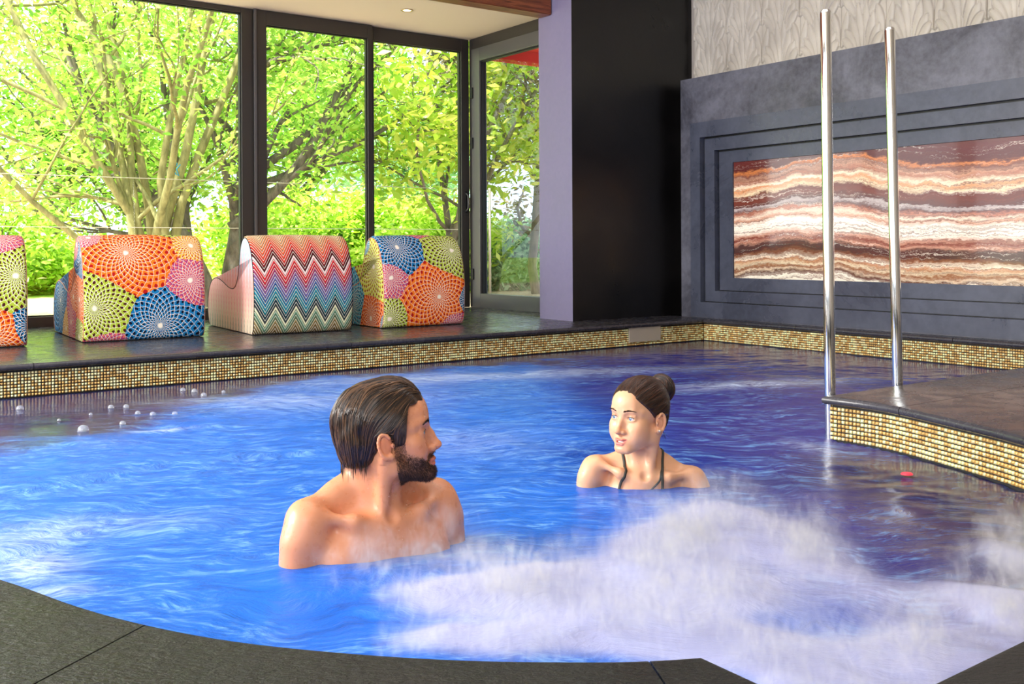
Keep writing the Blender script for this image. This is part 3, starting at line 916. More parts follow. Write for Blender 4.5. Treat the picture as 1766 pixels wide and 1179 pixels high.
f4 = flower_fabric('flower_fabric_d', [(.42, .22, .27, 'o'), (.13, .58, .21, 'b'), (.56, .55, .25, 'g'), (.05, .36, .13, 'p'), (.04, .08, .13, 'g'), (.55, .0, .14, 'p'), (.66, .2, .11, 'b'), (.35, .85, .2, 'p'), (.3, 1.2, .3, 'o')]
                   + [(5.16, .42, .26, 'l'), (5.2, .06, .2, 'o'), (5.5, .16, .22, 'c'), (5.03, .50, .08, 'p'), (5.28, .56, .1, 'c'), (5.9, .2, .2, 'y'), (5.0, .02, .08, 'b')])
f1 = flower_fabric('flower_fabric_a', [(.50, .66, .18, 'p'), (.585, .42, .25, 'g'), (.46, .06, .22, 'o'), (.67, .14, .15, 'b'), (.62, -.06, .12, 'p'), (.2, .5, .3, 'o'), (.1, .1, .25, 'b'), (.3, 1.0, .3, 'g')] + side_o)
zf = zig_fabric('zigzag_fabric')
RZ = math.radians(33)
def seat_at(px, py):       # left near foot corner
    return ground(px, py, ZD)
x2, y2 = seat_at(144, 592)
lounge('lounge_seat', x2, y2, RZ, 0.705, f2, 'flower-patterned lounge seat directly left of the zigzag one, orange bloom above lime and blue', M_pipe_l)
x3, y3 = seat_at(438, 579)
lounge('lounge_seat', x3, y3, RZ - .02, 0.665, zf, 'wave-shaped lounge seat covered in multicoloured zigzag fabric', M_pipe_d)
x4, y4 = seat_at(662, 567)
lounge('lounge_seat', x4, y4, RZ + .02, 0.64, f4, 'flower-patterned lounge seat farthest right, one big orange bloom facing the pool', M_pipe_l)
x1, y1 = xyd(46, 5.70), 5.70
x1 -= math.cos(RZ) * .64; y1 -= math.sin(RZ) * .64
lounge('lounge_seat', x1, y1, RZ, 0.64, f1, 'flower-patterned lounge seat cut off by the left edge of the photo', M_pipe_l)
from mathutils.bvhtree import BVHTree
# ================================================================== people: one continuous skin each, from a smooth distance field
def axis(lo, hi, f0, f1, fine, coarse):
    a = list(np.arange(f0, f1, fine))
    out = []; x = f0; st = fine
    while x > lo: st = min(st * 1.12, coarse); x -= st; out.append(x)
    pre = out[::-1]; out = []; x = a[-1]; st = fine
    while x < hi: st = min(st * 1.12, coarse); x += st; out.append(x)
    return np.array(pre + a + out, dtype=np.float32)
def smin(a, b, k):
    h = np.clip(0.5 + 0.5 * (b - a) / k, 0, 1)
    return b + (a - b) * h - k * h * (1 - h)
def smax(a, b, k): return -smin(-a, -b, k)
class Field:
    def __init__(s, xs, ys, zs):
        s.ax = (xs, ys, zs); s.F = np.full((len(xs), len(ys), len(zs)), 0.08, np.float32); s.M = np.eye(4)
    def frame(s, M): s.M = np.array(M); s.Mi = np.linalg.inv(s.M); return s
    def _sub(s, pts, r):
        pts = np.asarray(pts, float)
        wpt = pts @ s.M[:3, :3].T + s.M[:3, 3]
        lo = wpt.min(0) - r; hi = wpt.max(0) + r
        sl = []
        for a, l, h in zip(s.ax, lo, hi):
            i0, i1 = np.searchsorted(a, l), np.searchsorted(a, h)
            sl.append(slice(max(i0 - 1, 0), min(i1 + 1, len(a))))
        x, y, z = (a[q].astype(np.float32) for a, q in zip(s.ax, sl))
        if min(len(x), len(y), len(z)) == 0: return None, None
        Mi = s.Mi.astype(np.float32)
        g = [Mi[i, 0] * x[:, None, None] + Mi[i, 1] * y[None, :, None] + Mi[i, 2] * z[None, None, :] + Mi[i, 3] for i in range(3)]
        return tuple(sl), g
    def _apply(s, sl, d, k, op):
        if op == 'add': s.F[sl] = smin(s.F[sl], d, k)
        else: s.F[sl] = smax(s.F[sl], -d, k)
    def ell(s, c, r, k=0.01, op='add', rot=None):
        sl, g = s._sub([c], max(r) + k + 0.012)
        if sl is None: return
        p = [g[i] - c[i] for i in range(3)]
        if rot is not None:
            Rm = np.array(rot.transposed(), dtype=np.float32)
            p = [Rm[i, 0] * p[0] + Rm[i, 1] * p[1] + Rm[i, 2] * p[2] for i in range(3)]
        k0 = np.sqrt((p[0] / r[0]) ** 2 + (p[1] / r[1]) ** 2 + (p[2] / r[2]) ** 2)
        k1 = np.sqrt((p[0] / r[0] ** 2) ** 2 + (p[1] / r[1] ** 2) ** 2 + (p[2] / r[2] ** 2) ** 2)
        s._apply(sl, k0 * (k0 - 1.0) / (k1 + 1e-6), k, op)
    def cap(s, a, b, ra, rb, k=0.01, op='add'):
        sl, g = s._sub([a, b], max(ra, rb) + k + 0.012)
        if sl is None: return
        a = np.array(a, float); b = np.array(b, float); ba = b - a; L = float(ba @ ba)
        p = [g[i] - a[i] for i in range(3)]
        h = np.clip((p[0] * ba[0] + p[1] * ba[1] + p[2] * ba[2]) / L, 0, 1)
        d = np.sqrt((p[0] - ba[0] * h) ** 2 + (p[1] - ba[1] * h) ** 2 + (p[2] - ba[2] * h) ** 2) - (ra + (rb - ra) * h)
        s._apply(sl, d, k, op)
    def chain(s, pts, rs, k, op='add'):
        for i in range(len(pts) - 1): s.cap(pts[i], pts[i + 1], rs[i], rs[i + 1], k, op)
def surface_nets(F, ax):
    nx, ny, nz = F.shape
    neg = F < 0
    c = np.zeros((nx - 1, ny - 1, nz - 1), np.uint8)
    for i in (0, 1):
        for j in (0, 1):
            for k in (0, 1):
                c += neg[i:nx - 1 + i, j:ny - 1 + j, k:nz - 1 + k]
    act = (c > 0) & (c < 8)
    ci = np.argwhere(act)
    idx = np.full(act.shape, -1, np.int64); idx[act] = np.arange(len(ci))
    acc = np.zeros((len(ci), 3)); cnt = np.zeros(len(ci))
    A = [a.astype(float) for a in ax]
    corner = [(i, j, k) for i in (0, 1) for j in (0, 1) for k in (0, 1)]
    val = {q: F[ci[:, 0] + q[0], ci[:, 1] + q[1], ci[:, 2] + q[2]].astype(float) for q in corner}
    for q in corner:
        for d in range(3):
            if q[d] == 0:
                q2 = list(q); q2[d] = 1; q2 = tuple(q2)
                a, b = val[q], val[q2]
                m = (a < 0) != (b < 0)
                t = np.where(m, a / np.where(m, a - b, 1), 0)
                for e in range(3):
                    lo = A[e][ci[:, e] + q[e]]; hi = A[e][ci[:, e] + q2[e]]
                    acc[:, e] += np.where(m, lo + t * (hi - lo), 0)
                cnt += m
    V = acc / cnt[:, None]
    Q = []
    for d in range(3):
        e1, e2 = [(1, 2), (2, 0), (0, 1)][d]
        sl0 = [slice(1, -1)] * 3; sl0[d] = slice(0, -1)
        sl1 = [slice(1, -1)] * 3; sl1[d] = slice(1, None)
        a = neg[tuple(sl0)]; b = neg[tuple(sl1)]
        for flip, m in ((False, a & ~b), (True, ~a & b)):
            p = np.argwhere(m)
            off = [1, 1, 1]; off[d] = 0
            p = p + np.array(off)
            def cell(o1, o2):
                q = p.copy(); q[:, e1] -= o1; q[:, e2] -= o2
                return idx[q[:, 0], q[:, 1], q[:, 2]]
            quad = np.stack([cell(1, 1), cell(0, 1), cell(0, 0), cell(1, 0)], 1)
            if flip: quad = quad[:, ::-1]
            Q.append(quad)
    Q = np.vstack(Q)
    Q = Q[(Q >= 0).all(1)]
    return V, Q
def relax(V, Q, it=1, f=0.5):
    for _ in range(it):
        S_ = np.zeros_like(V); c = np.zeros(len(V))
        for a, b in ((0, 1), (1, 2), (2, 3), (3, 0)):
            np.add.at(S_, Q[:, a], V[Q[:, b]]); np.add.at(c, Q[:, a], 1)
            np.add.at(S_, Q[:, b], V[Q[:, a]]); np.add.at(c, Q[:, b], 1)
        V = V * (1 - f) + f * S_ / c[:, None]
    return V
def frame_m(o, fwd, pitch=0.0, roll=0.0, s=1.0):
    f = Vector((fwd[0], fwd[1], 0)).normalized(); r = Vector((f.y, -f.x, 0))
    M = Matrix(((r.x, f.x, 0, o[0]), (r.y, f.y, 0, o[1]), (r.z, f.z, 1, o[2]), (0, 0, 0, 1)))
    return M @ Matrix.Rotation(pitch, 4, 'X') @ Matrix.Rotation(roll, 4, 'Y') @ Matrix.Scale(s, 4)
def skin_mat(name, wet=0.35):
    m = Mat(name, rough=wet, spec=0.5)
    m.base(m.attr('Col').outputs['Color'])
    m.p.inputs['Subsurface Weight'].default_value = 0.12
    m.p.inputs['Subsurface Radius'].default_value = (0.012, 0.005, 0.003)
    m.p.inputs['Subsurface Scale'].default_value = 1.0
    v = m.world(); n = m.noise(v, 420, 2); n2 = m.noise(v, 60, 3)
    m.rough(n2.step(0.35, 0.65) * 0.25 + wet - 0.05)
    m.bump(n, 0.10, 0.0006)
    return m.m
def hair_mat(name, dark, light, rough=0.35):
    m = Mat(name, rough=rough, spec=0.5)
    m.base(m.ramp(X(m.nt, m.attr('Col').outputs['Fac']), [(0, dark), (1, light)]))
    return m.m
def build_head(f, male):
    jw = 1.0 if male else 0.90
    f.ell((0, -.014, .036), (.074, .098, .082), .02)
    f.ell((0, .028, .018), (.064, .064, .078), .02)
    f.ell((0, .034, -.042), (.054 * (1 if male else .97), .052, .058), .02)
    f.ell((0, .074, .045), (.042, .020, .034), .025)           # forehead
    for s in (-1, 1):
        f.chain([(s * .054 * jw, .004, -.040), (s * .050 * jw, .010, -.070 if male else -.064), (s * .020 * jw, .076, -.097)], [.014, .015, .013], .022)
        f.ell((s * .043, .058, -.020), (.020, .020, .017), .018)   # cheekbone
        f.ell((s * .036, .062, -.045), (.020, .022, .026), .02)
        if not male: f.ell((s * .037, .044, -.046), (.027, .034, .036), .02)
        f.chain([(s * .052, .060, .018), (s * .036, .077, .024), (s * .014, .087, .017)], [.006, .0075 if male else .006, .006], .014)
    f.ell((0, .081, -.099 if male else -.094), (.020 if male else .014, .013, .014), .018)
    f.ell((0, .062, -.076), (.032, .034, .030), .016)
    # eye sockets
    for s in (-1, 1):
        f.ell((s * .0325, .0985, .002), (.0175, .0165, .0130), .010, 'sub')
    # nose
    if male: f.chain([(0, .088, .010), (0, .0965, -.012), (0, .108, -.035)], [.0070, .0080, .0088], .010)
    else: f.chain([(0, .087, .008), (0, .095, -.014), (0, .106, -.034)], [.0060, .0064, .0072], .010)
    f.chain([(0, .076, .006), (0, .082, -.018), (0, .088, -.040)], [.008, .0125 if male else .0100, .0145 if male else .0105], .008)
    ty = .1105 if male else .108
    f.ell((0, ty, -.040), (.0100, .0100, .0088), .006)
    for s in (-1, 1):
        f.ell((s * .0118, ty - .013, -.0435), (.0075, .0095, .0072), .005)
    f.cap((0, ty - .006, -.047), (0, ty - .016, -.056), .0045, .004, .006)
    for s in (-1, 1):
        f.ell((s * .0062, ty - .008, -.0505), (.0036, .0058, .0034), .0025, 'sub')
    # eyelids with the slit cut open
    for s in (-1, 1):
        f.ell((s * .0320, .0745, .000), (.0158, .0142, .0132), .005)
        f.ell((s * .0320, .0905, -.0005), (.0132 if male else .0142, .016, .0046 if male else .0054), .0018, 'sub')
        f.cap((s * .0200, .0855, .0110), (s * .0450, .0775, .0098), .0022, .0022, .004)
    # lips
    if male:
        up = [(-.025, .0850, -.0725), (-.012, .0965, -.0690), (0, .0985, -.0705), (.012, .0965, -.0690), (.025, .0850, -.0725)]; ru = [.002, .0040, .0042, .0040, .002]
        lw = [(-.023, .0850, -.0745), (-.010, .0955, -.0800), (.010, .0955, -.0800), (.023, .0850, -.0745)]; rl = [.002, .0048, .0048, .002]
    else:
        up = [(-.0245, .0835, -.0650), (-.011, .0965, -.0670), (0, .0985, -.0685), (.011, .0965, -.0670), (.0245, .0835, -.0650)]; ru = [.0010, .0037, .0040, .0037, .0010]
        lw = [(-.0240, .0835, -.0658), (-.010, .0945, -.0795), (.010, .0945, -.0795), (.0240, .0835, -.0658)]; rl = [.0010, .0046, .0046, .0010]
    f.chain(up, ru, .0028); f.chain(lw, rl, .0028); f.lips = (up, ru, lw, rl)
    if male: f.chain([(-.022, .095, -.0742), (0, .103, -.0748), (.022, .095, -.0742)], [.0010, .0016, .0010], .0015, 'sub')
    else:
        f.chain([(-.0215, .0885, -.0668), (-.011, .099, -.0715), (0, .101, -.0730), (.011, .099, -.0715), (.0215, .0885, -.0668)], [.0010, .0026, .0030, .0026, .0010], .0012, 'sub'); f.ell((0, .094, -.0728), (.014, .0135, .0030), .0012, 'sub')
        f.chain([(-.020, .0935, -.0700), (0, .100, -.0735), (.020, .0935, -.0700)], [.0006, .002, .0006], .0012, 'sub')
    # dip under the lower lip
    f.ell((0, .1025, -.0890), (.014, .006, .004), .007, 'sub')
    # ears
    for s in (-1, 1):
        Rr = Matrix.Rotation(s * math.radians(24), 3, 'Z') @ Matrix.Rotation(math.radians(-12), 3, 'X')
        f.ell((s * .0785, -.004, -.012), (.0050, .0150, .0265), .004, rot=Rr)
        loopp = []
        for t in np.linspace(-2.1, 2.35, 12):
            loopp.append((s * (.0835 + .004 * math.cos(t - .6)), -.006 - .0165 * math.cos(t) * 1.0 * (1 if True else 0) + .0 , -.011 + .0285 * math.sin(t)))
        loopp = [Vector((s * .083, 0, 0)) + Vector((s * (.0045 * -math.cos(t)), -.004 - .0170 * math.cos(t), -.010 + .0285 * math.sin(t))) for t in np.linspace(-1.75, 2.6, 13)]
        loopp = [Vector((s * (.082 + .0055 * max(0, math.cos(t))), -.004 - .0150 * math.cos(t) - .10 * .0262 * math.sin(t), -.011 + .0262 * math.sin(t))) for t in np.linspace(-1.75, 2.5, 13)]
        f.chain([tuple(p) for p in loopp], [.0038] * 13, .0025)
        f.ell((s * .0800, .006, -.037), (.0045, .0065, .0075), .003)
        f.ell((s * .0885, .003, -.012), (.0068, .0085, .0125), .003, 'sub')
        f.ell((s * .0800, .0125, -.013), (.0040, .0045, .0065), .003)
def person(name, label, male, headO, headF, pitch, roll, hs, bodyO, bodyF, skin):
    HM = frame_m(headO, headF, pitch, roll, hs); BM = frame_m(bodyO, bodyF)
    HMn = np.array(HM); BMn = np.array(BM)
    hx, hy, hz = headO
    fine = .0017
    f = Field(axis(hx - .34, hx + .36, hx - .118, hx + .128, fine, .0065), axis(hy - .44 if male else hy - .47, hy + .30, hy - .125, hy + .125, fine, .0065),
              axis(-.575, hz + .15, hz - .128 * hs, hz + .128, fine, .0065))
    f.frame(HM); build_head(f, male)
    nk = .056 if male else .042
    # neck, from the skull base to the collar
    inv = np.linalg.inv(BMn)
    def h2b(p): q = HMn @ np.array([*p, 1.0]); return tuple((inv @ q)[:3])
    f.frame(BM)
    f.cap(h2b((0, -.022, -.045)), (0, -.012, .01), nk, nk * 1.05, .02)
    f.cap(h2b((0, -.045, -.02)), (0, -.035, .02), nk * .85, nk * .95, .02)
    for s in (-1, 1):
        f.chain([h2b((s * .058, -.012, -.045)), (s * .014, .058 * (1 if male else .75), -.026)], [.014, .012 if male else .009], .026)
    W_ = 1.0 if male else 0.82
    up = [0.0, 0.0] if male else [.018, -.012]        # right, left shoulder lift
    for s, u_ in ((1, up[0]), (-1, up[1])):
        if male:
            f.chain([(0, -.035, .055), (s * .075, -.035, .018), (s * .165, -.025, -.012)], [.040, .036, .034], .03)
            f.ell((s * .172, -.004, -.042 + u_), (.050, .056, .070), .03)
            f.chain([(s * .014, .062, -.036), (s * .085, .060, -.018), (s * .155, .020, -.004)], [.011, .0105, .012], .028)
            f.ell((s * .074, .058, -.125), (.088, .042, .075), .045)
            f.chain([(s * .183, -.002, -.07), (s * .208, .005, -.30), (s * .150, .20, -.36), (s * .12, .26, -.365)], [.050, .041, .034, .028], .02)
            f.chain([(s * .09, -.03, -.575), (s * .11, .36, -.585)], [.085, .065], .03)
        else:
            f.chain([(0, -.03, .04), (s * .060, -.028, .006 + u_ * .3), (s * .125, -.018, -.014 + u_)], [.030, .026, .024], .025)
            f.ell((s * .150, -.004, -.034 + u_), (.036, .040, .046), .025)
            f.chain([(s * .012, .045, -.030), (s * .070, .046, -.016 + u_ * .4), (s * .132, .016, -.004 + u_)], [.0055, .0065, .009], .028)
            f.ell((s * .070, .060, -.150), (.056, .050, .056), .025)
            f.chain([(s * .160, -.002, -.06 + u_), (s * .185, .0, -.25), (s * .15, .16, -.29), (s * .13, .22, -.29)], [.036, .031, .027, .021], .02)
            f.chain([(s * .08, -.02, -.52), (s * .10, .33, -.535)], [.080, .060], .03)
    if male:
        f.ell((0, -.010, -.150), (.160, .100, .160), .04)
        f.ell((0, -.012, -.36), (.140, .092, .23), .04)
        f.ell((0, -.020, -.58), (.150, .110, .100), .04)
        f.ell((0, .080, -.012), (.012, .012, .014), .014, 'sub')
    else:
        f.ell((0, -.006, -.120), (.125, .078, .130), .04)
        f.ell((0, -.008, -.30), (.105, .075, .20), .04)
        f.ell((0, -.015, -.51), (.140, .100, .100), .04)
        f.ell((0, .063, -.014), (.009, .009, .010), .012, 'sub')
    V, Q = surface_nets(f.F, f.ax)
    V = relax(V, Q, 2, .35)
    me = mesh_np(name, V - np.array(bodyO), Q)
    # ---- colour from head-local position
    iH = np.linalg.inv(HMn); L = V @ iH[:3, :3].T + iH[:3, 3]
    x, y, z = L[:, 0], L[:, 1], L[:, 2]
    col = np.tile(np.array(skin), (len(V), 1))
    def sst(v, a, b): t = np.clip((v - a) / (b - a), 0, 1); return t * t * (3 - 2 * t)
    def blob(c, r, colr, a):
        d = np.sqrt(((x - c[0]) / r[0]) ** 2 + ((y - c[1]) / r[1]) ** 2 + ((z - c[2]) / r[2]) ** 2)
        w_ = (1 - sst(d, .3, 1))[:, None] * a; return w_, np.array(colr)
    ops = []
    red = (skin[0] * .95, skin[1] * .62, skin[2] * .60)
    for s in (-1, 1):
        ops.append(blob((s * .045, .065, -.035), (.03, .03, .025), red, .35 if male else .25))
        ops.append(blob((s * .082, -.004, -.01), (.02, .028, .035), red, .45))
        ops.append(blob((s * .0325, .085, .006), (.02, .02, .010), (skin[0] * .62, skin[1] * .48, skin[2] * .45), .55))
    ops.append(blob((0, .112, -.042), (.016, .02, .014), red, .35))
    lipc = S(196, 104, 92) if male else S(208, 112, 104)
    dl = np.full(len(V), 9.0)
    up, ru, lw, rl = f.lips
    for pts_, rs_ in ((up, ru), (lw, rl)):
        for i in range(len(pts_) - 1):
            a = np.array(pts_[i]); b = np.array(pts_[i + 1]); ba = b - a; h = np.clip(((L - a) @ ba) / (ba @ ba), 0, 1)
            dl = np.minimum(dl, np.linalg.norm(L - a - h[:, None] * ba, axis=1) - (rs_[i] + (rs_[i + 1] - rs_[i]) * h))
    dl = dl + .0045
    for w_, c in ops: col = col * (1 - w_) + c * w_
    w_ = (1 - sst(dl, .0050, .0066))[:, None] * .8; col = col * (1 - w_) + np.array(lipc) * w_
    near = (np.abs(x) < .1) & (z > -.135)
    beard = np.zeros(len(V))
    if male:
        topl = -.030 - (y - .030) * .44                     # upper edge of the beard, side view
        side = sst(topl - z, -.004, .020) * sst(y, .006, .026) * (1 - sst(-z, .116, .128)) * near
        side *= 1 - sst(.0075 - dl, 0, .003)
        # keep the cheek by the nose clear, add the moustache
        mous = (1 - sst(np.sqrt((x / .030) ** 2 + ((z + .0615) / .0075) ** 2), .8, 1.15)) * (y > .07)
        cheek = (1 - sst(np.sqrt(((np.abs(x) - .034) / .018) ** 2 + ((z + .052) / .014) ** 2), .7, 1.1)) * (y > .06)
        burn = (np.abs(y - .026) < .013) * (z > -.045) * (z < .02) * (np.abs(x) > .04) * .8
        beard = np.clip(np.maximum(np.maximum(side * (1 - cheek * .8), mous), burn), 0, 1) * (1 - sst(.0070 - dl, 0, .003))
        bc = np.array(S(58, 34, 26)); w_ = beard[:, None] * .55; col = col * (1 - w_) + bc * w_
    color_attr(me, 'Col', np.clip(col, 0, 1))
    root = mobj(name, me, skin_mat(name + '_skin', .30 if male else .36), None, True, label=label, cat='person')
    root.location = bodyO
    # vertex normals
    nrm = np.zeros(len(V) * 3, np.float32); me.vertices.foreach_get('normal', nrm); nrm = nrm.reshape(-1, 3)
    return dict(root=root, V=V, L=L, N=nrm, HM=HMn, BM=BMn, O=np.array(bodyO), beard=beard, f=f, hs=hs, Q=Q)
def child_np(P, name, Vw, Fc, mat, cols=None, smooth=True, **kw):
    me = mesh_np(name, np.asarray(Vw) - P['O'], Fc)
    if cols is not None: color_attr(me, 'Col', cols)
    return mobj(name, me, mat, P['root'], smooth, **kw)
def to_world(P, L): return np.asarray(L) @ P['HM'][:3, :3].T + P['HM'][:3, 3]
def spikes(base, direc, length, rad, curl=None):
    n = len(base); direc = direc / (np.linalg.norm(direc, axis=1)[:, None] + 1e-9)
    ref = np.tile([0.3, 0.9, 0.2], (n, 1)); u = np.cross(direc, ref); u /= np.linalg.norm(u, axis=1)[:, None]; v = np.cross(direc, u)
    V = np.zeros((n, 4, 3))
    for k in range(3):
        a = 2 * PI * k / 3; V[:, k] = base + (u * math.cos(a) + v * math.sin(a)) * rad
    V[:, 3] = base + direc * np.asarray(length).reshape(-1, 1)
    b = (np.arange(n) * 4)[:, None]
    Fc = np.concatenate([b + np.array([0, 1, 3]), b + np.array([1, 2, 3]), b + np.array([2, 0, 3])])
    return V.reshape(-1, 3), Fc
def strands(paths, rad, seg=4, taper=0.25):
    VV = []; FF = []; CC = []; base = 0
    for P_, r, c in zip(paths, rad, RNG.random(len(paths))):
        P_ = np.array(P_); n = len(P_)
        T = np.gradient(P_, axis=0); T /= (np.linalg.norm(T, axis=1)[:, None] + 1e-9)
        u = np.cross(T, [0.2, 0.3, 0.95]); u /= (np.linalg.norm(u, axis=1)[:, None] + 1e-9); v = np.cross(T, u)
        t = np.linspace(0, 1, n); rr = r * (taper + (1 - taper) * np.sin(PI * np.clip(t * .92 + .06, 0, 1)) ** .6); rr[-1] = r * .08
        ring = np.stack([P_ + (u * math.cos(2 * PI * k / seg) + v * math.sin(2 * PI * k / seg)) * rr[:, None] for k in range(seg)], 1)
        VV.append(ring.reshape(-1, 3))
        i = np.arange(n - 1)[:, None] * seg; k = np.arange(seg)[None, :]; k2 = (k + 1) % seg
        q = np.stack([i + k, i + k2, i + seg + k2, i + seg + k], -1).reshape(-1, 4) + base
        FF.append(q); CC.append(np.full((n * seg, 3), c)); base += n * seg
    return np.vstack(VV), np.vstack(FF), np.vstack(CC)
def hair_cap(P, male, mat):
    f = P['f']; f.frame(P['HM'])
    xs, ys, zs = f.ax; g = Field(xs, ys, zs); g.F[:] = 1.0; g.frame(P['HM'])
    sl, q = g._sub([(0, 0, 0.01)], .175)
    x, y, z = q
    def e(c, r):
        p = [x - c[0], y - c[1], z - c[2]]
        k0 = np.sqrt((p[0] / r[0]) ** 2 + (p[1] / r[1]) ** 2 + (p[2] / r[2]) ** 2); k1 = np.sqrt((p[0] / r[0] ** 2) ** 2 + (p[1] / r[1] ** 2) ** 2 + (p[2] / r[2] ** 2) ** 2)
        return k0 * (k0 - 1) / (k1 + 1e-6)
    d = smin(e((0, -.014, .036), (.074, .098, .082)), e((0, .028, .018), (.066, .064, .078)), .02)
    phi = np.arctan2(x, z + (.10 if male else .02) + (y if male else 0) * .0)
    st = np.sin(phi * 23 + 3 * np.sin(y * 40)) * .5 + np.sin(phi * 41 + 1.3 + 2 * np.sin(y * 25)) * .5
    if male:
        t = .009 + .0022 * st + .009 * np.clip((z - .07) / .05, 0, 1) * np.clip((y + .06) / .1, 0, 1) + .006 * np.clip((-y - .03) / .05, 0, 1)
        tt = np.clip((y - .036) / .024, 0, 1); tt = tt * tt * (3 - 2 * tt); line = -.018 + .088 * tt - .12 * np.clip(.092 - y, 0, .03)
        reg = np.where(y > .016, line - z, np.where(y > -.026, .014 - z, -.060 - z))
        t = t * np.where(y > .014, .30 + .70 * np.clip((z - .0) / .035, 0, 1), 1)
        reg = np.where((y <= .016) & (y > -.026), np.maximum(.016 - z, -1), reg)
        d = smin(d, e((0, -.060, -.012), (.060, .045, .055)), .02)
    else:
        t = .005 + .0012 * st + .004 * np.clip((z - .06) / .05, 0, 1)
        line = .071 - (.088 - y) * 0.92
        reg = np.where(y > .012, line - z, np.where(y > -.024, .012 - z, -.062 - z))
        d = smin(d, e((0, -.055, -.012), (.056, .042, .050)), .02)
    d = smax(d - t, reg * .8, .004)
    g.F[sl] = d
    V, Q = surface_nets(g.F, g.ax)
    V = relax(V, Q, 1, .4)
    P['hb'] = BVHTree.FromPolygons([tuple(v) for v in V], Q.tolist())
    child_np(P, 'hair', V, Q, mat, np.clip(np.repeat(RNG.random((len(V), 1)) * .25 + .1, 3, 1), 0, 1))
def on_cap(P, path, off, zmin=-.052):
    out = []
    for i, p in enumerate(path):
        wv = to_world(P, [p])[0]
        if p[2] > zmin:
            h, nn, _, _ = P['hb'].find_nearest(Vector(wv))
            c = P['HM'][:3, 3]
            if nn.dot(h - Vector(c)) < 0: nn = -nn
            wv = np.array(h + nn * off)
        out.append(wv)
    out = np.array(out)
    if len(out) > 4: out[1:-1] = (out[:-2] + 2 * out[1:-1] + out[2:]) / 4
    return out
def surf_proj(p, off):
    # project local point on the scalp (outer ellipsoids) + off
    best = None
    for c, r in (((0, -.014, .036), (.074, .098, .082)), ((0, .028, .018), (.066, .064, .078)), ((0, -.058, -.012), (.060, .045, .055))):
        q = (p - np.array(c)); R_ = np.array(r) + off
        s = math.sqrt(((q / R_) ** 2).sum())
        cand = np.array(c) + q / s
        if best is None or s < bs: best, bs = cand, s
    return best, bs
def eyes(P, gaze, iris):
    m = Mat('eye', rough=.08, spec=.6); m.base(m.attr('Col').outputs['Color']); m.p.inputs['Coat Weight'].default_value = .5
    for s in (-1, 1):
        bm = bmesh.new(); bmesh.ops.create_uvsphere(bm, u_segments=36, v_segments=28, radius=.0121 )
        gz = Vector(gaze).normalized()
        Rm = Vector((0, 0, 1)).rotation_difference(gz).to_matrix()
        V = []; col = []
        for v in bm.verts:
            a = math.acos(max(-1, min(1, v.co.z / .0121)))
            c = (.015, .012, .012) if a < .17 else (tuple(iris) if a < .42 else ((.10, .10, .12) if a < .47 else S(225, 214, 208)))
            col.append(c); q = Rm @ v.co; V.append(np.array((s * .0320, .0748, 0.0)) + np.array(q))
        bm.verts.index_update()
        me = bpy.data.meshes.new('eyeball'); bm.to_mesh(me); bm.free()
        W_ = to_world(P, np.array(V)) - P['O']
        me.vertices.foreach_set('co', W_.astype(np.float32).ravel()); me.update()
        color_attr(me, 'Col', np.array(col)); mobj('eyeball', me, m.m, P['root'], True)
def brows(P, male, mat):
    for s in (-1, 1):
        B = []; Dr = []; Ln = []
        for k in range(260 if male else 170):
            t = RNG.random(); xx = .013 + t * .036
            zz = .0205 + .0055 * math.sin(t * 2.4) - (.004 * t if male else .001 * t) + RNG.normal(0, (.0019 if male else .0011) * (1.1 - t * .6))
            B.append((s * xx, .2, zz)); Dr.append((s * (.6 + .4 * t), -.12 * t, .35 * (1 - t) - .12)); Ln.append(.006)
        B = np.array(B)
        # drop on the skin: nearest vertex in x,z with y > .05
        m = (P['L'][:, 1] > .05) & (P['L'][:, 2] > 0) & (P['L'][:, 2] < .05)
        LL = P['L'][m]
        for i in range(len(B)):
            d = (LL[:, 0] - B[i, 0]) ** 2 + (LL[:, 2] - B[i, 2]) ** 2; j = np.where(d < .0022 ** 2)[0]
            B[i, 1] = LL[j, 1].max() if len(j) else LL[np.argmin(d), 1]
        Wb = to_world(P, B); Wd = np.array(Dr) @ P['HM'][:3, :3].T
        V, Fc = spikes(Wb + 0, Wd, np.array(Ln), .00055 if male else .00036)
        child_np(P, 'eyebrow', V, Fc, mat, np.full((len(V), 3), .1), False, kind='stuff')

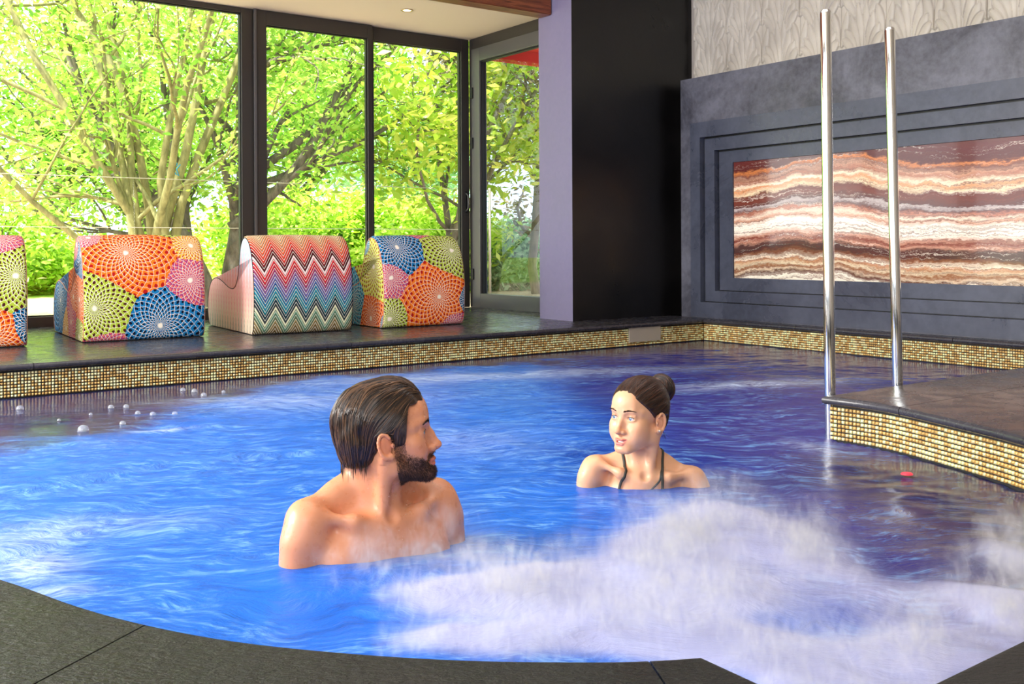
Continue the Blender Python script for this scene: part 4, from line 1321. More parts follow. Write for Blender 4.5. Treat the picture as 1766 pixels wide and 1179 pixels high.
# ---- the man
manP = person('person', 'bearded bare-chested man with wet swept-back brown hair, standing in the whirlpool', True,
              (-.290, 2.335, .286), (.996, .09), math.radians(7), 0.0, 1.0, (-.318, 2.335, .128), (.585, -.81), S(224, 150, 110))
hm = hair_mat('wet_brown_hair', S(24, 15, 12), S(116, 82, 56), .28)
hair_cap(manP, True, hm)
def man_strands():
    paths = []; rad = []
    for i in range(2300):
        # start on the scalp
        for _ in range(20):
            th = RNG.uniform(-PI, PI); ph = RNG.uniform(0, 1)
            p = np.array([RNG.uniform(-.075, .075), RNG.uniform(-.08, .095), RNG.uniform(.0, .12)])
            q, s = surf_proj(p, .010)
            tt = min(max((q[1] - .034) / .024, 0), 1); line = -.016 + .094 * tt * tt * (3 - 2 * tt)
            if q[1] > .020 and q[2] < line: continue
            if q[1] <= .020 and q[2] < .012: continue
            break
        p = q; lift = .010 + .009 * np.clip((p[2] - .07) / .05, 0, 1) * np.clip((p[1] + .06) / .1, 0, 1)
        jit = RNG.normal(0, .18); path = []
        n = RNG.integers(8, 15); wav = RNG.uniform(0, 6)
        for k in range(n):
            lift = .0105 + .0085 * np.clip((p[2] - .07) / .05, 0, 1) * np.clip((p[1] + .06) / .1, 0, 1) + .006 * np.clip((-p[1] - .03) / .05, 0, 1)
            if p[2] > -.048:
                p, _ = surf_proj(p, lift + RNG.normal(0, .0004))
            path.append(p.copy())
            back = np.clip((-p[1] - .01) / .06, 0, 1); side = np.clip(abs(p[0]) / .07, 0, 1)
            g_ = np.array([jit * .55 + .20 * math.sin(k * .6 + wav), -1.0 + back * .70, -.12 - 1.6 * back - .75 * side])
            if abs(p[0]) > .06 and -.012 < p[1] and p[2] < .022: g_ = np.array([0, -1., .02])
            if p[1] > .016 and p[2] < .026 and abs(p[0]) > .045:
                g_ = np.array([0, -.2, -1.0])
                if p[2] < -.020: break
            if p[2] < -.048: g_ = np.array([jit * .3, -.12, -1.0])
            p = p + g_ / np.linalg.norm(g_) * .0095
            if p[2] < -.078 + .012 * math.sin(i): break
        if len(path) > 3: paths.append(on_cap(manP, path, RNG.uniform(.0002, .0016))); rad.append(RNG.uniform(.0006, .0017))
    V, Fc, Cc = strands(paths, rad)
    child_np(manP, 'hair_strands', V, Fc, hm, Cc ** 2.4, True, kind='stuff')
man_strands()
bmat = hair_mat('beard_hair', S(40, 25, 18), S(128, 84, 58), .5)
def beard():
    m = np.where(manP['beard'] > .35)[0]
    pick = RNG.choice(m, 11000); L = manP['L'][pick]; 
    base = manP['V'][pick] + RNG.normal(0, .0006, (len(pick), 3))
    Nw = manP['N'][pick]
    dn = np.array([0, .25, -.9]) @ manP['HM'][:3, :3].T
    depth = np.clip((-L[:, 2] - .03) / .06, 0.1, 1)
    ln = (.0025 + .0070 * depth) * RNG.uniform(.6, 1.2, len(pick)) * np.where((L[:, 2] > -.068) & (L[:, 1] > .08), .7, 1)
    ln = ln * np.where(manP['beard'][pick] < .6, .6, 1)
    d = Nw * .65 + dn * .75 + RNG.normal(0, .22, (len(pick), 3))
    V, Fc = spikes(base, d, ln, .00042)
    child_np(manP, 'beard', V, Fc, bmat, np.repeat(RNG.random(len(pick)), 4)[:, None].repeat(3, 1) ** 2, False, kind='stuff')
beard()
brows(manP, True, bmat)
eyes(manP, (.15, 1, -.05), S(80, 92, 100))

# ---- the woman
womP = person('person', 'smiling woman with a dark high hair bun and dark halter straps, in the whirlpool', False,
              (.370, 2.95, .222), (-.70, -.715), math.radians(3), math.radians(0), .925, (.384, 2.965, .070), (-.06, -1.0), S(226, 168, 128))
wm = hair_mat('dark_brown_hair', S(20, 11, 9), S(92, 54, 34), .34)
hair_cap(womP, False, wm)
BUN = np.array([0.0, -.116, .080])
def wom_strands():
    paths = []; rad = []
    for i in range(1900):
        for _ in range(30):
            p = np.array([RNG.uniform(-.075, .075), RNG.uniform(-.09, .09), RNG.uniform(-.055, .12)])
            q, s = surf_proj(p, .006)
            if q[1] > .012 and q[2] < .0705 - (.088 - q[1]) * .92: continue
            if -.024 < q[1] <= .012 and q[2] < .008: continue
            if q[1] <= -.024 and q[2] < -.055: continue
            break
        p = q; path = []; jit = RNG.normal(0, .10, 3)
        for k in range(16):
            p, _ = surf_proj(p, .0065 + .004 * np.clip((p[2] - .06) / .05, 0, 1) + RNG.normal(0, .0002)); path.append(p.copy())
            d = BUN - p; L_ = np.linalg.norm(d)
            if L_ < .036: break
            p = p + (d / L_ + jit) * .010
        if len(path) > 3: paths.append(on_cap(womP, path, RNG.uniform(.0001, .0006), -.07)); rad.append(RNG.uniform(.0005, .0010))
    # loose wisps at the nape
    for i in range(16):
        p = np.array([RNG.uniform(-.045, .045), -.078 + RNG.uniform(-.01, .01), -.050]); path = []
        dr = np.array([RNG.normal(0, .25), RNG.uniform(-.5, .1), -1.0])
        for k in range(6): path.append(p.copy()); p = p + dr / np.linalg.norm(dr) * .006; dr = dr + RNG.normal(0, .25, 3)
        paths.append(to_world(womP, path)); rad.append(.0004)
    V, Fc, Cc = strands(paths, rad)
    child_np(womP, 'hair_strands', V, Fc, wm, Cc ** 1.6, True, kind='stuff')
    # bun: coiled locks
    paths = []; rad = []
    Rb = np.array([.049, .038, .048])
    for i in range(420):
        a0 = RNG.uniform(0, 2 * PI); tilt = RNG.uniform(-1.2, 1.2); path = []
        span = RNG.uniform(1.0, 2.4)
        for k in range(12):
            a = a0 + span * k / 11; lat = tilt + .35 * math.sin(a * 1.3 + i)
            rr = 1.0 + RNG.normal(0, .006) - .05 * abs(math.sin(3 * lat))
            path.append(BUN + Rb * np.array([math.cos(a) * math.cos(lat), math.sin(lat) * 1.0, math.sin(a) * math.cos(lat)]) * rr)
        paths.append(to_world(womP, path)); rad.append(RNG.uniform(.0009, .0022))
    V, Fc, Cc = strands(paths, rad)
    ob = child_np(womP, 'hair_bun', V, Fc, wm, Cc ** 1.6, True, kind='stuff')
    bm = bmesh.new(); bmesh.ops.create_uvsphere(bm, u_segments=24, v_segments=16, radius=1.0)
    V = np.array([BUN + np.array(v.co) * Rb * .985 for v in bm.verts]); Fq = [[v.index for v in f.verts] for f in bm.faces]
    me = bpy.data.meshes.new('bun_core'); bm.to_mesh(me); bm.free()
    me.vertices.foreach_set('co', (to_world(womP, V) - womP['O']).astype(np.float32).ravel()); color_attr(me, 'Col', np.full((len(V), 3), .05)); mobj('bun_core', me, wm, womP['root'], True)
wom_strands()
brows(womP, False, wm)
eyes(womP, (.12, 1, .02), S(96, 140, 180))
def lashes(P, mat, th):
    for s in (-1, 1):
        pts = []
        for t in np.linspace(-1, 1, 9):
            px_ = .0132 * t; zz = -.0005 + .0046 * math.sqrt(max(0, 1 - (t * .98) ** 2)) + .0004
            q = np.array([px_, 0, zz]); rr = .0146
            yy = math.sqrt(max(rr ** 2 - px_ ** 2 * .85 - zz ** 2, 1e-6))
            pts.append((s * .032 + px_, .0745 + yy * .98, zz))
        V, Fc, Cc = strands([to_world(P, pts)], [th], 5, .5)
        child_np(P, 'eyelashes', V, Fc, mat, Cc * 0, True)
lashes(womP, wm, .0009)
lashes(manP, bmat, .0006)
# teeth
bm = bmesh.new()
pts = [(x_, .0905 - 12 * x_ ** 2, -.0725) for x_ in np.linspace(-.0185, .0185, 13)]
for i in range(12):
    a, b = pts[i], pts[i + 1]; e = (b[0] - a[0]) * .04
    bm_box(bm, (a[0] + e, min(a[1], b[1]) - .004, -.0775), (b[0] - e, (a[1] + b[1]) / 2, -.069))
for v in bm.verts: v.co = Matrix(womP['HM'].tolist()) @ v.co - Vector(womP['O'])
fixn(bm); from_bm('teeth', bm, Mat('teeth', S(240, 232, 220), .2).m, womP['root'])
# pearl stud
e_ = to_world(womP, [(-.0865, .008, -.036)])[0] - womP['O']
bm = bmesh.new(); bmesh.ops.create_uvsphere(bm, u_segments=16, v_segments=12, radius=.0038, matrix=Matrix.Translation(e_))
from_bm('ear_stud', bm, Mat('pearl', S(235, 225, 205), .15, .3).m, womP['root'], True, label='pearl ear stud')
# halter straps laid on the skin
M_strap = Mat('dark_olive_fabric', S(52, 50, 42), .6).m
bvh = BVHTree.FromPolygons([tuple(v) for v in womP['V']], womP['Q'].tolist())
def strap(pl, wd, name='halter_strap'):
    P3 = catmull(pl, 8); bm = bmesh.new(); prev = None; BMi = Matrix(womP['BM'].tolist())
    rows = []
    for p in P3:
        wv = BMi @ Vector(p); h, nn, _, _ = bvh.find_nearest(wv)
        if nn.dot(wv - h) < 0 and (wv - h).length > 1e-4: pass
        rows.append((h, nn))
    for _ in range(6):       # the cloth bridges the hollows of the collarbone
        rows = [rows[0]] + [((rows[i - 1][0] + rows[i][0] * 2 + rows[i + 1][0]) / 4, (rows[i - 1][1] + rows[i][1] * 2 + rows[i + 1][1]).normalized()) for i in range(1, len(rows) - 1)] + [rows[-1]]
    for i, (h, nn) in enumerate(rows):
        q_, n_, _, _ = bvh.find_nearest(h)
        if (h - q_).dot(n_) < 0: rows[i] = (q_, n_)
    vs = []
    for i, (h, nn) in enumerate(rows):
        t = (rows[min(i + 1, len(rows) - 1)][0] - rows[max(i - 1, 0)][0]).normalized(); s_ = t.cross(nn).normalized()
        c = h + nn * .0026 - Vector(womP['O'])
        vs.append([bm.verts.new(c - s_ * wd), bm.verts.new(c - s_ * wd * .5 + nn * .0018), bm.verts.new(c + s_ * wd * .5 + nn * .0018), bm.verts.new(c + s_ * wd)])
    for i in range(len(vs) - 1):
        for k in range(3): bm.faces.new((vs[i][k], vs[i + 1][k], vs[i + 1][k + 1], vs[i][k + 1]))
    return from_bm(name, bm, M_strap, womP['root'], True)
nape = (0, -.060, .030)
strap([nape, (.038, -.035, .030), (.052, .010, .006), (.060, .045, -.018), (.086, .065, -.060), (.100, .085, -.12)], .0042)
strap([nape, (-.038, -.035, .030), (-.052, .010, .010), (-.050, .050, -.03), (-.052, .075, -.075), (-.055, .10, -.13)], .0042)
strap([(-.050, .030, -.008), (-.042, .060, -.028), (-.020, .070, -.05), (0.0, .08, -.075)], .003)
# bikini cups under water
for s in (-1, 1):
    bm = bmesh.new(); bmesh.ops.create_uvsphere(bm, u_segments=20, v_segments=12, radius=1.0)
    for v in bm.verts: v.co = Matrix(womP['BM'].tolist()) @ Vector((s * .070 + v.co.x * .054, .064 + v.co.y * .052, -.155 + v.co.z * .054)) - Vector(womP['O'])
    from_bm('bikini_cup', bm, M_strap, womP['root'], True)
# water drops on the man's shoulder and hair ends
def drops(P, n, cond, name='water_drops'):
    idx = np.where(cond(P))[0]; pick = RNG.choice(idx, n)
    bm = bmesh.new()
    for i in pick:
        r = RNG.uniform(.0006, .0013)
        bmesh.ops.create_icosphere(bm, subdivisions=1, radius=r, matrix=Matrix.Translation(Vector(P['V'][i] + P['N'][i] * r * .3 - P['O'])))
    m = Mat('water_drop', S(236, 196, 170), .05, spec=1.0); m.p.inputs['Coat Weight'].default_value = 1.0
    from_bm(name, bm, m.m, P['root'], True, kind='stuff')
drops(manP, 150, lambda P: (P['V'][:, 2] > .03) & (P['V'][:, 2] < .19) & (P['L'][:, 2] < -.1))
drops(womP, 60, lambda P: (P['V'][:, 2] > .02) & (P['V'][:, 2] < .1) & (P['L'][:, 2] < -.1))
# ================================================================== water
def vnoise(x, y, seed):
    r = np.random.default_rng(seed); T = r.random((256, 256))
    xi = np.floor(x).astype(int); yi = np.floor(y).astype(int); fx = x - xi; fy = y - yi
    fx = fx * fx * (3 - 2 * fx); fy = fy * fy * (3 - 2 * fy)
    g_ = lambda a, b: T[a % 256, b % 256]
    return (g_(xi, yi) * (1 - fx) + g_(xi + 1, yi) * fx) * (1 - fy) + (g_(xi, yi + 1) * (1 - fx) + g_(xi + 1, yi + 1) * fx) * fy
def fbm(x, y, seed, o=4):
    s_ = 0; a = .5; t = 0
    for i in range(o): s_ = s_ + a * vnoise(x, y, seed + i); t += a; a *= .5; x = x * 2.03; y = y * 2.03
    return s_ / t
xs = np.arange(-4.2, 3.4, .018); ys = np.arange(1.05, 7.9, .018)
Xg, Yg = np.meshgrid(xs, ys, indexing='ij')
wx = Xg + .25 * (fbm(Xg * 1.2, Yg * 1.2, 11) - .5); wy = Yg + .25 * (fbm(Xg * 1.2 + 9, Yg * 1.2, 12) - .5)
def gauss(px, py, rx, ry, ang=0.0, z=.04):
    x0, y0 = ground(px, py, z); dx = wx - x0; dy = wy - y0
    c, s_ = math.cos(ang), math.sin(ang)
    u = dx * c + dy * s_; v = -dx * s_ + dy * c
    return np.exp(-((u / rx) ** 2 + (v / ry) ** 2))
# jets: (px, py, radius x, radius y, strength)
JETS = [(745, 1010, .13, .10, .9), (870, 1000, .16, .14, .9), (980, 985, .14, .12, .8), (1130, 935, .16, .16, 1.0), (1250, 890, .20, .20, 1.1), (1370, 920, .16, .18, .8), (1200, 980, .2, .12, .8), (1440, 960, .12, .12, .45),
        (1010, 1060, .2, .12, .7), (1180, 1070, .2, .12, .8), (1340, 1090, .14, .08, .9), (1490, 1080, .12, .08, .6), (1600, 1080, .12, .10, .9), (1720, 1030, .12, .14, 1.2), (1760, 940, .10, .14, .8), (1420, 1160, .12, .08, .9), (1560, 1150, .1, .08, .8), (760, 1080, .14, .06, .6), (900, 1090, .16, .06, .6), (1060, 1010, .2, .12, .6), (1330, 1010, .2, .10, .45), (1500, 1010, .10, .08, .25), (1640, 1000, .12, .10, .5), (1250, 1110, .16, .06, .8), (1350, 1150, .1, .06, .8)]
foam = np.zeros_like(Xg)
for (px, py, rx, ry, a) in JETS: foam = foam + a * gauss(px, py, rx, ry)
nz = fbm(wx * 7, wy * 7, 21, 5); nz2 = fbm(wx * 3, wy * 5, 31, 5)
foam = np.clip(foam, 0, 1.25) * (0.55 + .9 * nz)
foam = np.clip(foam - .12, 0, 1)
white = np.zeros_like(Xg)  # white streaks, plus a soft glow and a rail reflection painted in
for (px, py, rx, ry, a) in [(1330, 662, .55, .13, 1.2), (1050, 640, .9, .14, .55), (700, 655, .7, .20, .6), (60, 975, .10, .10, .9), (100, 1015, .07, .05, .8), (30, 930, .12, .2, .6), (580, 690, .5, .3, .45), (450, 690, .35, .22, .35), (1420, 770, .05, .12, .6), (800, 760, .3, .25, .35), (330, 690, .25, .10, .3), (260, 742, .10, .03, 1.0), (900, 650, .5, .15, .3), (180, 900, .3, .1, .3)]:
    white = white + a * gauss(px, py, rx, ry, .25, 0.0)
# distance to the walls
cx_, cy_ = Xg.ravel(), Yg.ravel()
inn = inside(offset(E, 0.032), cx_, cy_).reshape(Xg.shape)
AA = (Xg - W0[0]) * DA[0] + (Yg - W0[1]) * DA[1]; BB = (Xg - W0[0]) * DB[0] + (Yg - W0[1]) * DB[1]
def sm(v, a, b): t = np.clip((v - a) / (b - a), 0, 1); return t * t * (3 - 2 * t)
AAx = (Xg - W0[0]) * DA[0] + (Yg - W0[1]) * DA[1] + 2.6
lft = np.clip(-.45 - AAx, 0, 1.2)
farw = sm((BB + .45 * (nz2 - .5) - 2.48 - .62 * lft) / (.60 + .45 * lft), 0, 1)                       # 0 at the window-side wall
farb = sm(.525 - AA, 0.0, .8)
# glow of underwater lamps painted as azure in the middle, dark tones where unlit
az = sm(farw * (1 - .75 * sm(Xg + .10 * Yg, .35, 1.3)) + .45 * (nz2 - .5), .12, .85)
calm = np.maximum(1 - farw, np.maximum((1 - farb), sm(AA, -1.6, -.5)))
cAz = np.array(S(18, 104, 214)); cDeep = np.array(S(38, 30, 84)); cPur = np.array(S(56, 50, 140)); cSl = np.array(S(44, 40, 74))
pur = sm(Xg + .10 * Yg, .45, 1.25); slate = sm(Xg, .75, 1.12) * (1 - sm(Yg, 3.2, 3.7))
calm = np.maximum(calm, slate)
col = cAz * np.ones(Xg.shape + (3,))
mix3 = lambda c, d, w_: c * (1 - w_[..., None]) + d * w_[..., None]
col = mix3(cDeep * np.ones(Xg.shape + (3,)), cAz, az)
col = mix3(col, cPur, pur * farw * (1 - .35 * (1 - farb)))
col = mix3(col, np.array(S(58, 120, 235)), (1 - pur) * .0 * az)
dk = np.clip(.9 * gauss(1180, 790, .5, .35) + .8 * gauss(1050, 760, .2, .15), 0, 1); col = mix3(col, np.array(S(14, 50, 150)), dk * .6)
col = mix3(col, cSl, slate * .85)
H = .012 * (fbm(wx * 4, wy * 6, 41, 4) - .5) + .006 * (fbm(wx * 14, wy * 20, 51, 3) - .5)
H = H * (.35 + .65 * farw)
H = H + foam * (.014 + .012 * nz) + .02 * np.clip(white, 0, 1) * (nz - .3)
H = H + .030 * np.exp(-(((Xg + .30) / .35) ** 2 + ((Yg - 2.2) / .22) ** 2))
# swell against the woman
xw, yw = .38, 2.88
H = H + .018 * np.exp(-(((Xg - xw) / .35) ** 2 + ((Yg - yw) / .3) ** 2))
H = np.clip(H, -.03, .12)
idx = np.arange(Xg.size).reshape(Xg.shape)
q = np.stack([idx[:-1, :-1], idx[1:, :-1], idx[1:, 1:], idx[:-1, 1:]], -1)
keep = inn[:-1, :-1] & inn[1:, :-1] & inn[1:, 1:] & inn[:-1, 1:]
q = q[keep]
used = np.unique(q); remap = np.full(Xg.size, -1); remap[used] = np.arange(len(used))
Vw = np.stack([Xg.ravel(), Yg.ravel(), H.ravel()], 1)[used]
me = mesh_np('pool_water', Vw, remap[q])
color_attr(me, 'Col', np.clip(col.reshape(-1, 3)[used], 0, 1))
float_attr(me, 'foam', foam.ravel()[used]); float_attr(me, 'white', np.clip(white, 0, 1).ravel()[used]); float_attr(me, 'calm', np.clip(calm, 0, 1).ravel()[used])
def water_mat():
    m = Mat('whirlpool_water', rough=.16, spec=.36)
    m.p.inputs['IOR'].default_value = 1.33
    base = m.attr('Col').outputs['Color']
    foam = X(m.nt, m.attr('foam').outputs['Fac']); white = X(m.nt, m.attr('white').outputs['Fac']); calm = X(m.nt, m.attr('calm').outputs['Fac'])
    warp = m.new('TexNoise'); g_ = m.world(); m.nt.links.new(g_, warp.inputs['Vector']); warp.inputs['Scale'].default_value = 1.6; warp.inputs['Detail'].default_value = 3
    vm = m.new('VectorMath'); vm.operation = 'MULTIPLY_ADD'; m.nt.links.new(warp.outputs['Color'], vm.inputs[0]); vm.inputs[1].default_value = (.55, .55, 0); m.nt.links.new(g_, vm.inputs[2])
    mp = m.new('Mapping'); m.nt.links.new(vm.outputs[0], mp.inputs['Vector']); mp.inputs['Scale'].default_value = (1.3, 4.2, 1); mp.inputs['Rotation'].default_value = (0, 0, -.25)
    st = m.noise(mp.outputs[0], 6.0, 7, .68); st2 = m.noise(mp.outputs[0], 1.5, 4, .6); st3 = m.noise(mp.outputs[0], 22, 4, .7)
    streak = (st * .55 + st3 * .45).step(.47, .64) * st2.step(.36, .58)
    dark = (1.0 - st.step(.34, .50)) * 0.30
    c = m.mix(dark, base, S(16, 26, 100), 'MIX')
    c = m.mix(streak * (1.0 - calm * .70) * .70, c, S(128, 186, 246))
    wf = (white * (st * .55 + st3 * .45).step(.34, .62)).clamp()
    c = m.mix(wf * .85, c, S(205, 222, 252))
    fo = (foam * 1.35 + (st3 - .5) * .5 * foam + (st - .5) * .5 * foam).clamp()
    c = m.mix(fo.step(.08, 1.05) * .88, c, S(178, 180, 216))
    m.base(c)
    m.rough((foam * 1.4).clamp() * .5 + .12 + (1.0 - calm) * .18)
    h = st * .5 + st3 * .3
    b = m.new('Bump'); b.inputs['Distance'].default_value = .02
    m.link(((1.0 - calm) * .55 + .06), b.inputs['Strength']); m.link(h, b.inputs['Height']); m.nt.links.new(b.outputs[0], m.p.inputs['Normal'])
    return m.m
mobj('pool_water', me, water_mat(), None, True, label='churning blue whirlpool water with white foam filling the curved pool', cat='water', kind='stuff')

# spray over the jets
def spray():
    m = bpy.data.materials.new('jet_spray'); m.use_nodes = True; nt = m.node_tree
    nt.nodes.remove(nt.nodes['Principled BSDF'])
    M = Mat.__new__(Mat); M.m = m; M.nt = nt
    g_ = M.world(); n1 = M.noise(g_, 6, 4, .6); mpv = nt.nodes.new('ShaderNodeMapping'); nt.links.new(g_, mpv.inputs['Vector']); mpv.inputs['Scale'].default_value = (1.6, 1.0, .7); mpv.inputs['Rotation'].default_value = (0, .6, .3); n2 = M.noise(mpv.outputs[0], 24, 5, .72, .8)
    x, y, z = M.sep(g_)
    x = x + (n1 - .5) * .25; y = y + (n1 - .5) * .15
    dens = None
    for (px, py, rx, ry, a) in JETS + [(560, 955, .10, .06, .35), (660, 960, .16, .08, .6), (770, 930, .14, .10, .8), (560, 990, .12, .08, .4), (1040, 850, .12, .07, .35), (1130, 850, .12, .07, .4), (1200, 845, .14, .08, .6)]:
        x0, y0 = ground(px, py, .05)
        ex = (x - x0) * (1 / (rx * .95)); ey = (y - y0) * (1 / (ry * .95)); ez = (z - .005) * (1 / (.085 + .085 * a))
        d = (1.0 - (ex * ex + ey * ey + ez * ez).sqrt()).max(0.0) * a
        dens = d if dens is None else dens.max(d)
    dn = ((dens - .02).max(0.0) * ((n1 * .4 + n2 * .6).step(.47, .68) * 1.8 + .04)) * 34.0
    vol = nt.nodes.new('ShaderNodeVolumeScatter'); vol.inputs['Color'].default_value = (.97, .975, .99, 1); vol.inputs['Anisotropy'].default_value = .2
    nt.links.new(dn.s, vol.inputs['Density']); nt.links.new(vol.outputs[0], nt.nodes['Material Output'].inputs['Volume'])
    bm = bmesh.new()
    x0, y0 = -.42, 1.42
    bm_box(bm, (-.42, 1.30, -.015), (1.30, 2.75, .20)); fixn(bm)
    # keep to the pool: cut by the outline roughly
    o = from_bm('jet_spray', bm, m, None, label='billowing white spray thrown up by the massage jets in front of the bathers', cat='spray', kind='stuff')
    return o
spray()
scn.cycles.volume_bounces = 1; scn.cycles.volume_step_rate = 1.5
# clear bubbles riding on the water by the window wall
mb = Mat('bubble_film', (.85, .9, 1.0), .04, spec=1.0); mb.p.inputs['Transmission Weight'].default_value = .75; mb.p.inputs['IOR'].default_value = 1.15; mb.p.inputs['Coat Weight'].default_value = 1
bub = None
ORD = ['leftmost', 'second from the left', 'third from the left', 'fourth from the left', 'fifth from the left', 'sixth from the left', 'seventh from the left', 'eighth from the left', 'ninth from the left', 'tenth from the left', 'fourth from the right', 'third from the right', 'second from the right', 'rightmost']
BUB = sorted([(33, 706, .017), (190, 704, .014), (216, 703, .013), (236, 714, .012), (262, 716, .013), (155, 716, .008), (142, 743, .022), (100, 726, .007), (314, 674, .014), (334, 676, .016), (350, 683, .015), (300, 715, .012), (210, 732, .013), (384, 677, .010)])
for (px, py, r), od in zip(BUB, ORD):
    x, y = ground(px, py, .0)
    if bub is None:
        bm = bmesh.new(); lathe(bm, [(1.0, -.3), (1.0, 0), (.94, .32), (.77, .60), (.5, .80), (.2, .90), (.02, .92)], 20)
        bub = from_bm('bubble', bm, mb.m, None, True); o = bub
    else:
        o = bub.copy(); C.objects.link(o)
    o.location = (x, y, .004); o.scale = (r, r, r)
    tag(o, od + ' of the clear air bubbles below the gold mosaic', 'bubble', 'air bubbles on the water at left')

# small emissive disc in place of the red underwater glow by the curved wall
mr = Mat('red_glow', S(200, 40, 60), .3); mr.p.inputs['Emission Color'].default_value = (1, .08, .12, 1); mr.p.inputs['Emission Strength'].default_value = .7
bm = bmesh.new(); lathe(bm, [(.020, -.004), (.021, .0), (.017, .006), (.008, .009), (.001, .0095)], 20)
x, y = ground(1562, 818, .01)
o = tag(from_bm('red_glow_disc', bm, mr.m, None, True), 'small red disc imitating the glow of an underwater light at the water surface below the curved gold mosaic', 'light')
o.location = (x, y, .012); o.scale = (.9, .75, .6)
RNG = np.random.default_rng(23)
# ================================================================== garden
def leaf_mat(name, c0, c1, c2):
    m = bpy.data.materials.new(name); m.use_nodes = True; nt = m.node_tree; nt.nodes.remove(nt.nodes['Principled BSDF'])
    M = Mat.__new__(Mat); M.m = m; M.nt = nt
    col = M.ramp(X(nt, M.attr('Col').outputs['Fac']), [(0, c0), (.5, c1), (1, c2)])
    d = nt.nodes.new('ShaderNodeBsdfDiffuse'); t = nt.nodes.new('ShaderNodeBsdfTranslucent'); g_ = nt.nodes.new('ShaderNodeBsdfGlossy'); g_.inputs['Roughness'].default_value = .45
    nt.links.new(col, d.inputs[0]); nt.links.new(col, t.inputs[0])
    a = nt.nodes.new('ShaderNodeMixShader'); a.inputs[0].default_value = .58; nt.links.new(d.outputs[0], a.inputs[1]); nt.links.new(t.outputs[0], a.inputs[2])
    b = nt.nodes.new('ShaderNodeMixShader'); b.inputs[0].default_value = .05; nt.links.new(a.outputs[0], b.inputs[1]); nt.links.new(g_.outputs[0], b.inputs[2])
    nt.links.new(b.outputs[0], nt.nodes['Material Output'].inputs['Surface'])
    return m
L_spring = leaf_mat('spring_leaves', S(108, 168, 46), S(174, 216, 80), S(234, 244, 134))
L_yellow = leaf_mat('yellow_green_leaves', S(136, 176, 46), S(188, 214, 70), S(236, 226, 118))
L_mid = leaf_mat('hedge_leaves', S(130, 184, 38), S(194, 228, 70), S(242, 248, 146))
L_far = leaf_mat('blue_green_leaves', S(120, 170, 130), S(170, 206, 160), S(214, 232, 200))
L_dark = leaf_mat('reflection_toned_leaves', S(104, 96, 74), S(140, 126, 100), S(176, 156, 130))  # muted brown puts the door glass tint and reflection into the leaf colour
def bark(name, a, b):
    m = Mat(name, rough=.8); v = m.world(scale=(1, 1, .3)); n = m.noise(v, 18, 5, .65)
    m.base(m.ramp(n, [(.3, a), (.7, b)])); m.bump(n, .5, .01); return m.m
B_green = bark('mossy_bark', S(100, 96, 54), S(176, 166, 112)); B_grey = bark('grey_bark', S(70, 62, 56), S(136, 124, 112))
def leaves(points, size, root, mat, name='foliage', flat=.5):
    points = np.asarray(points); n = len(points)
    nrm = RNG.normal(0, 1, (n, 3)); nrm[:, 2] = np.abs(nrm[:, 2]) + flat; nrm /= np.linalg.norm(nrm, axis=1)[:, None]
    ax = np.cross(nrm, RNG.normal(0, 1, (n, 3))); ax /= np.linalg.norm(ax, axis=1)[:, None]; bx = np.cross(nrm, ax)
    s = size * RNG.uniform(.55, 1.25, n)[:, None]
    V = np.stack([points - ax * s, points - bx * s * .46 + nrm * s * .12, points + ax * s, points + bx * s * .46 + nrm * s * .12], 1).reshape(-1, 3)
    b = (np.arange(n) * 4)[:, None]
    Fc = np.concatenate([b + np.array([0, 1, 2]), b + np.array([0, 2, 3])])
    me = mesh_np(name, V, Fc); c = np.clip(RNG.normal(.5, .27, n), 0, 1)
    color_attr(me, 'Col', np.repeat(c, 4)[:, None].repeat(3, 1))
    return mobj(name, me, mat, root, kind='stuff')
def grow(start, d, length, rad, depth, out, tips, wob=.18, up=.12, kids=4, spread=.8):
    n = 8; pts = [np.array(start, float)]; d = np.array(d, float); d /= np.linalg.norm(d); rs = [rad]
    for i in range(n):
        d = d + RNG.normal(0, wob, 3) * .6; d[2] += up * .5; d /= np.linalg.norm(d)
        pts.append(pts[-1] + d * length / n); rs.append(rad * (1 - .62 * (i + 1) / n))
        if depth > 0 and i >= 1:
            for _ in range(RNG.poisson(kids / (n - 1))):
                dd = d + RNG.normal(0, spread, 3); dd[2] = max(dd[2], -.15 if depth == 1 else .1)
                grow(pts[-1], dd, length * RNG.uniform(.4, .62), rs[-1] * .62, depth - 1, out, tips, wob * 1.2, up * .6, kids, spread)
    out.append((pts, rs))
    if depth <= 1:
        for i in range(2, n + 1): tips.append((pts[i], depth))
def tree_mesh(out, name, mat, root, seg=6):
    V = []; Fc = []; base = 0
    for pts, rs in out:
        P = np.array(pts); n = len(P); T = np.gradient(P, axis=0); T /= np.linalg.norm(T, axis=1)[:, None] + 1e-9
        u = np.cross(T, [.31, .9, .12]); u /= np.linalg.norm(u, axis=1)[:, None] + 1e-9; v = np.cross(T, u); r = np.array(rs)[:, None]
        V.append(np.stack([P + (u * math.cos(2 * PI * k / seg) + v * math.sin(2 * PI * k / seg)) * r for k in range(seg)], 1).reshape(-1, 3))
        i = np.arange(n - 1)[:, None] * seg; k = np.arange(seg)[None, :]; k2 = (k + 1) % seg
        Fc.append(np.stack([i + k, i + k2, i + seg + k2, i + seg + k], -1).reshape(-1, 4) + base); base += n * seg
    return mobj(name, mesh_np(name, np.vstack(V), np.vstack(Fc)), mat, root, True, kind='stuff' if name != 'trunk' else None)
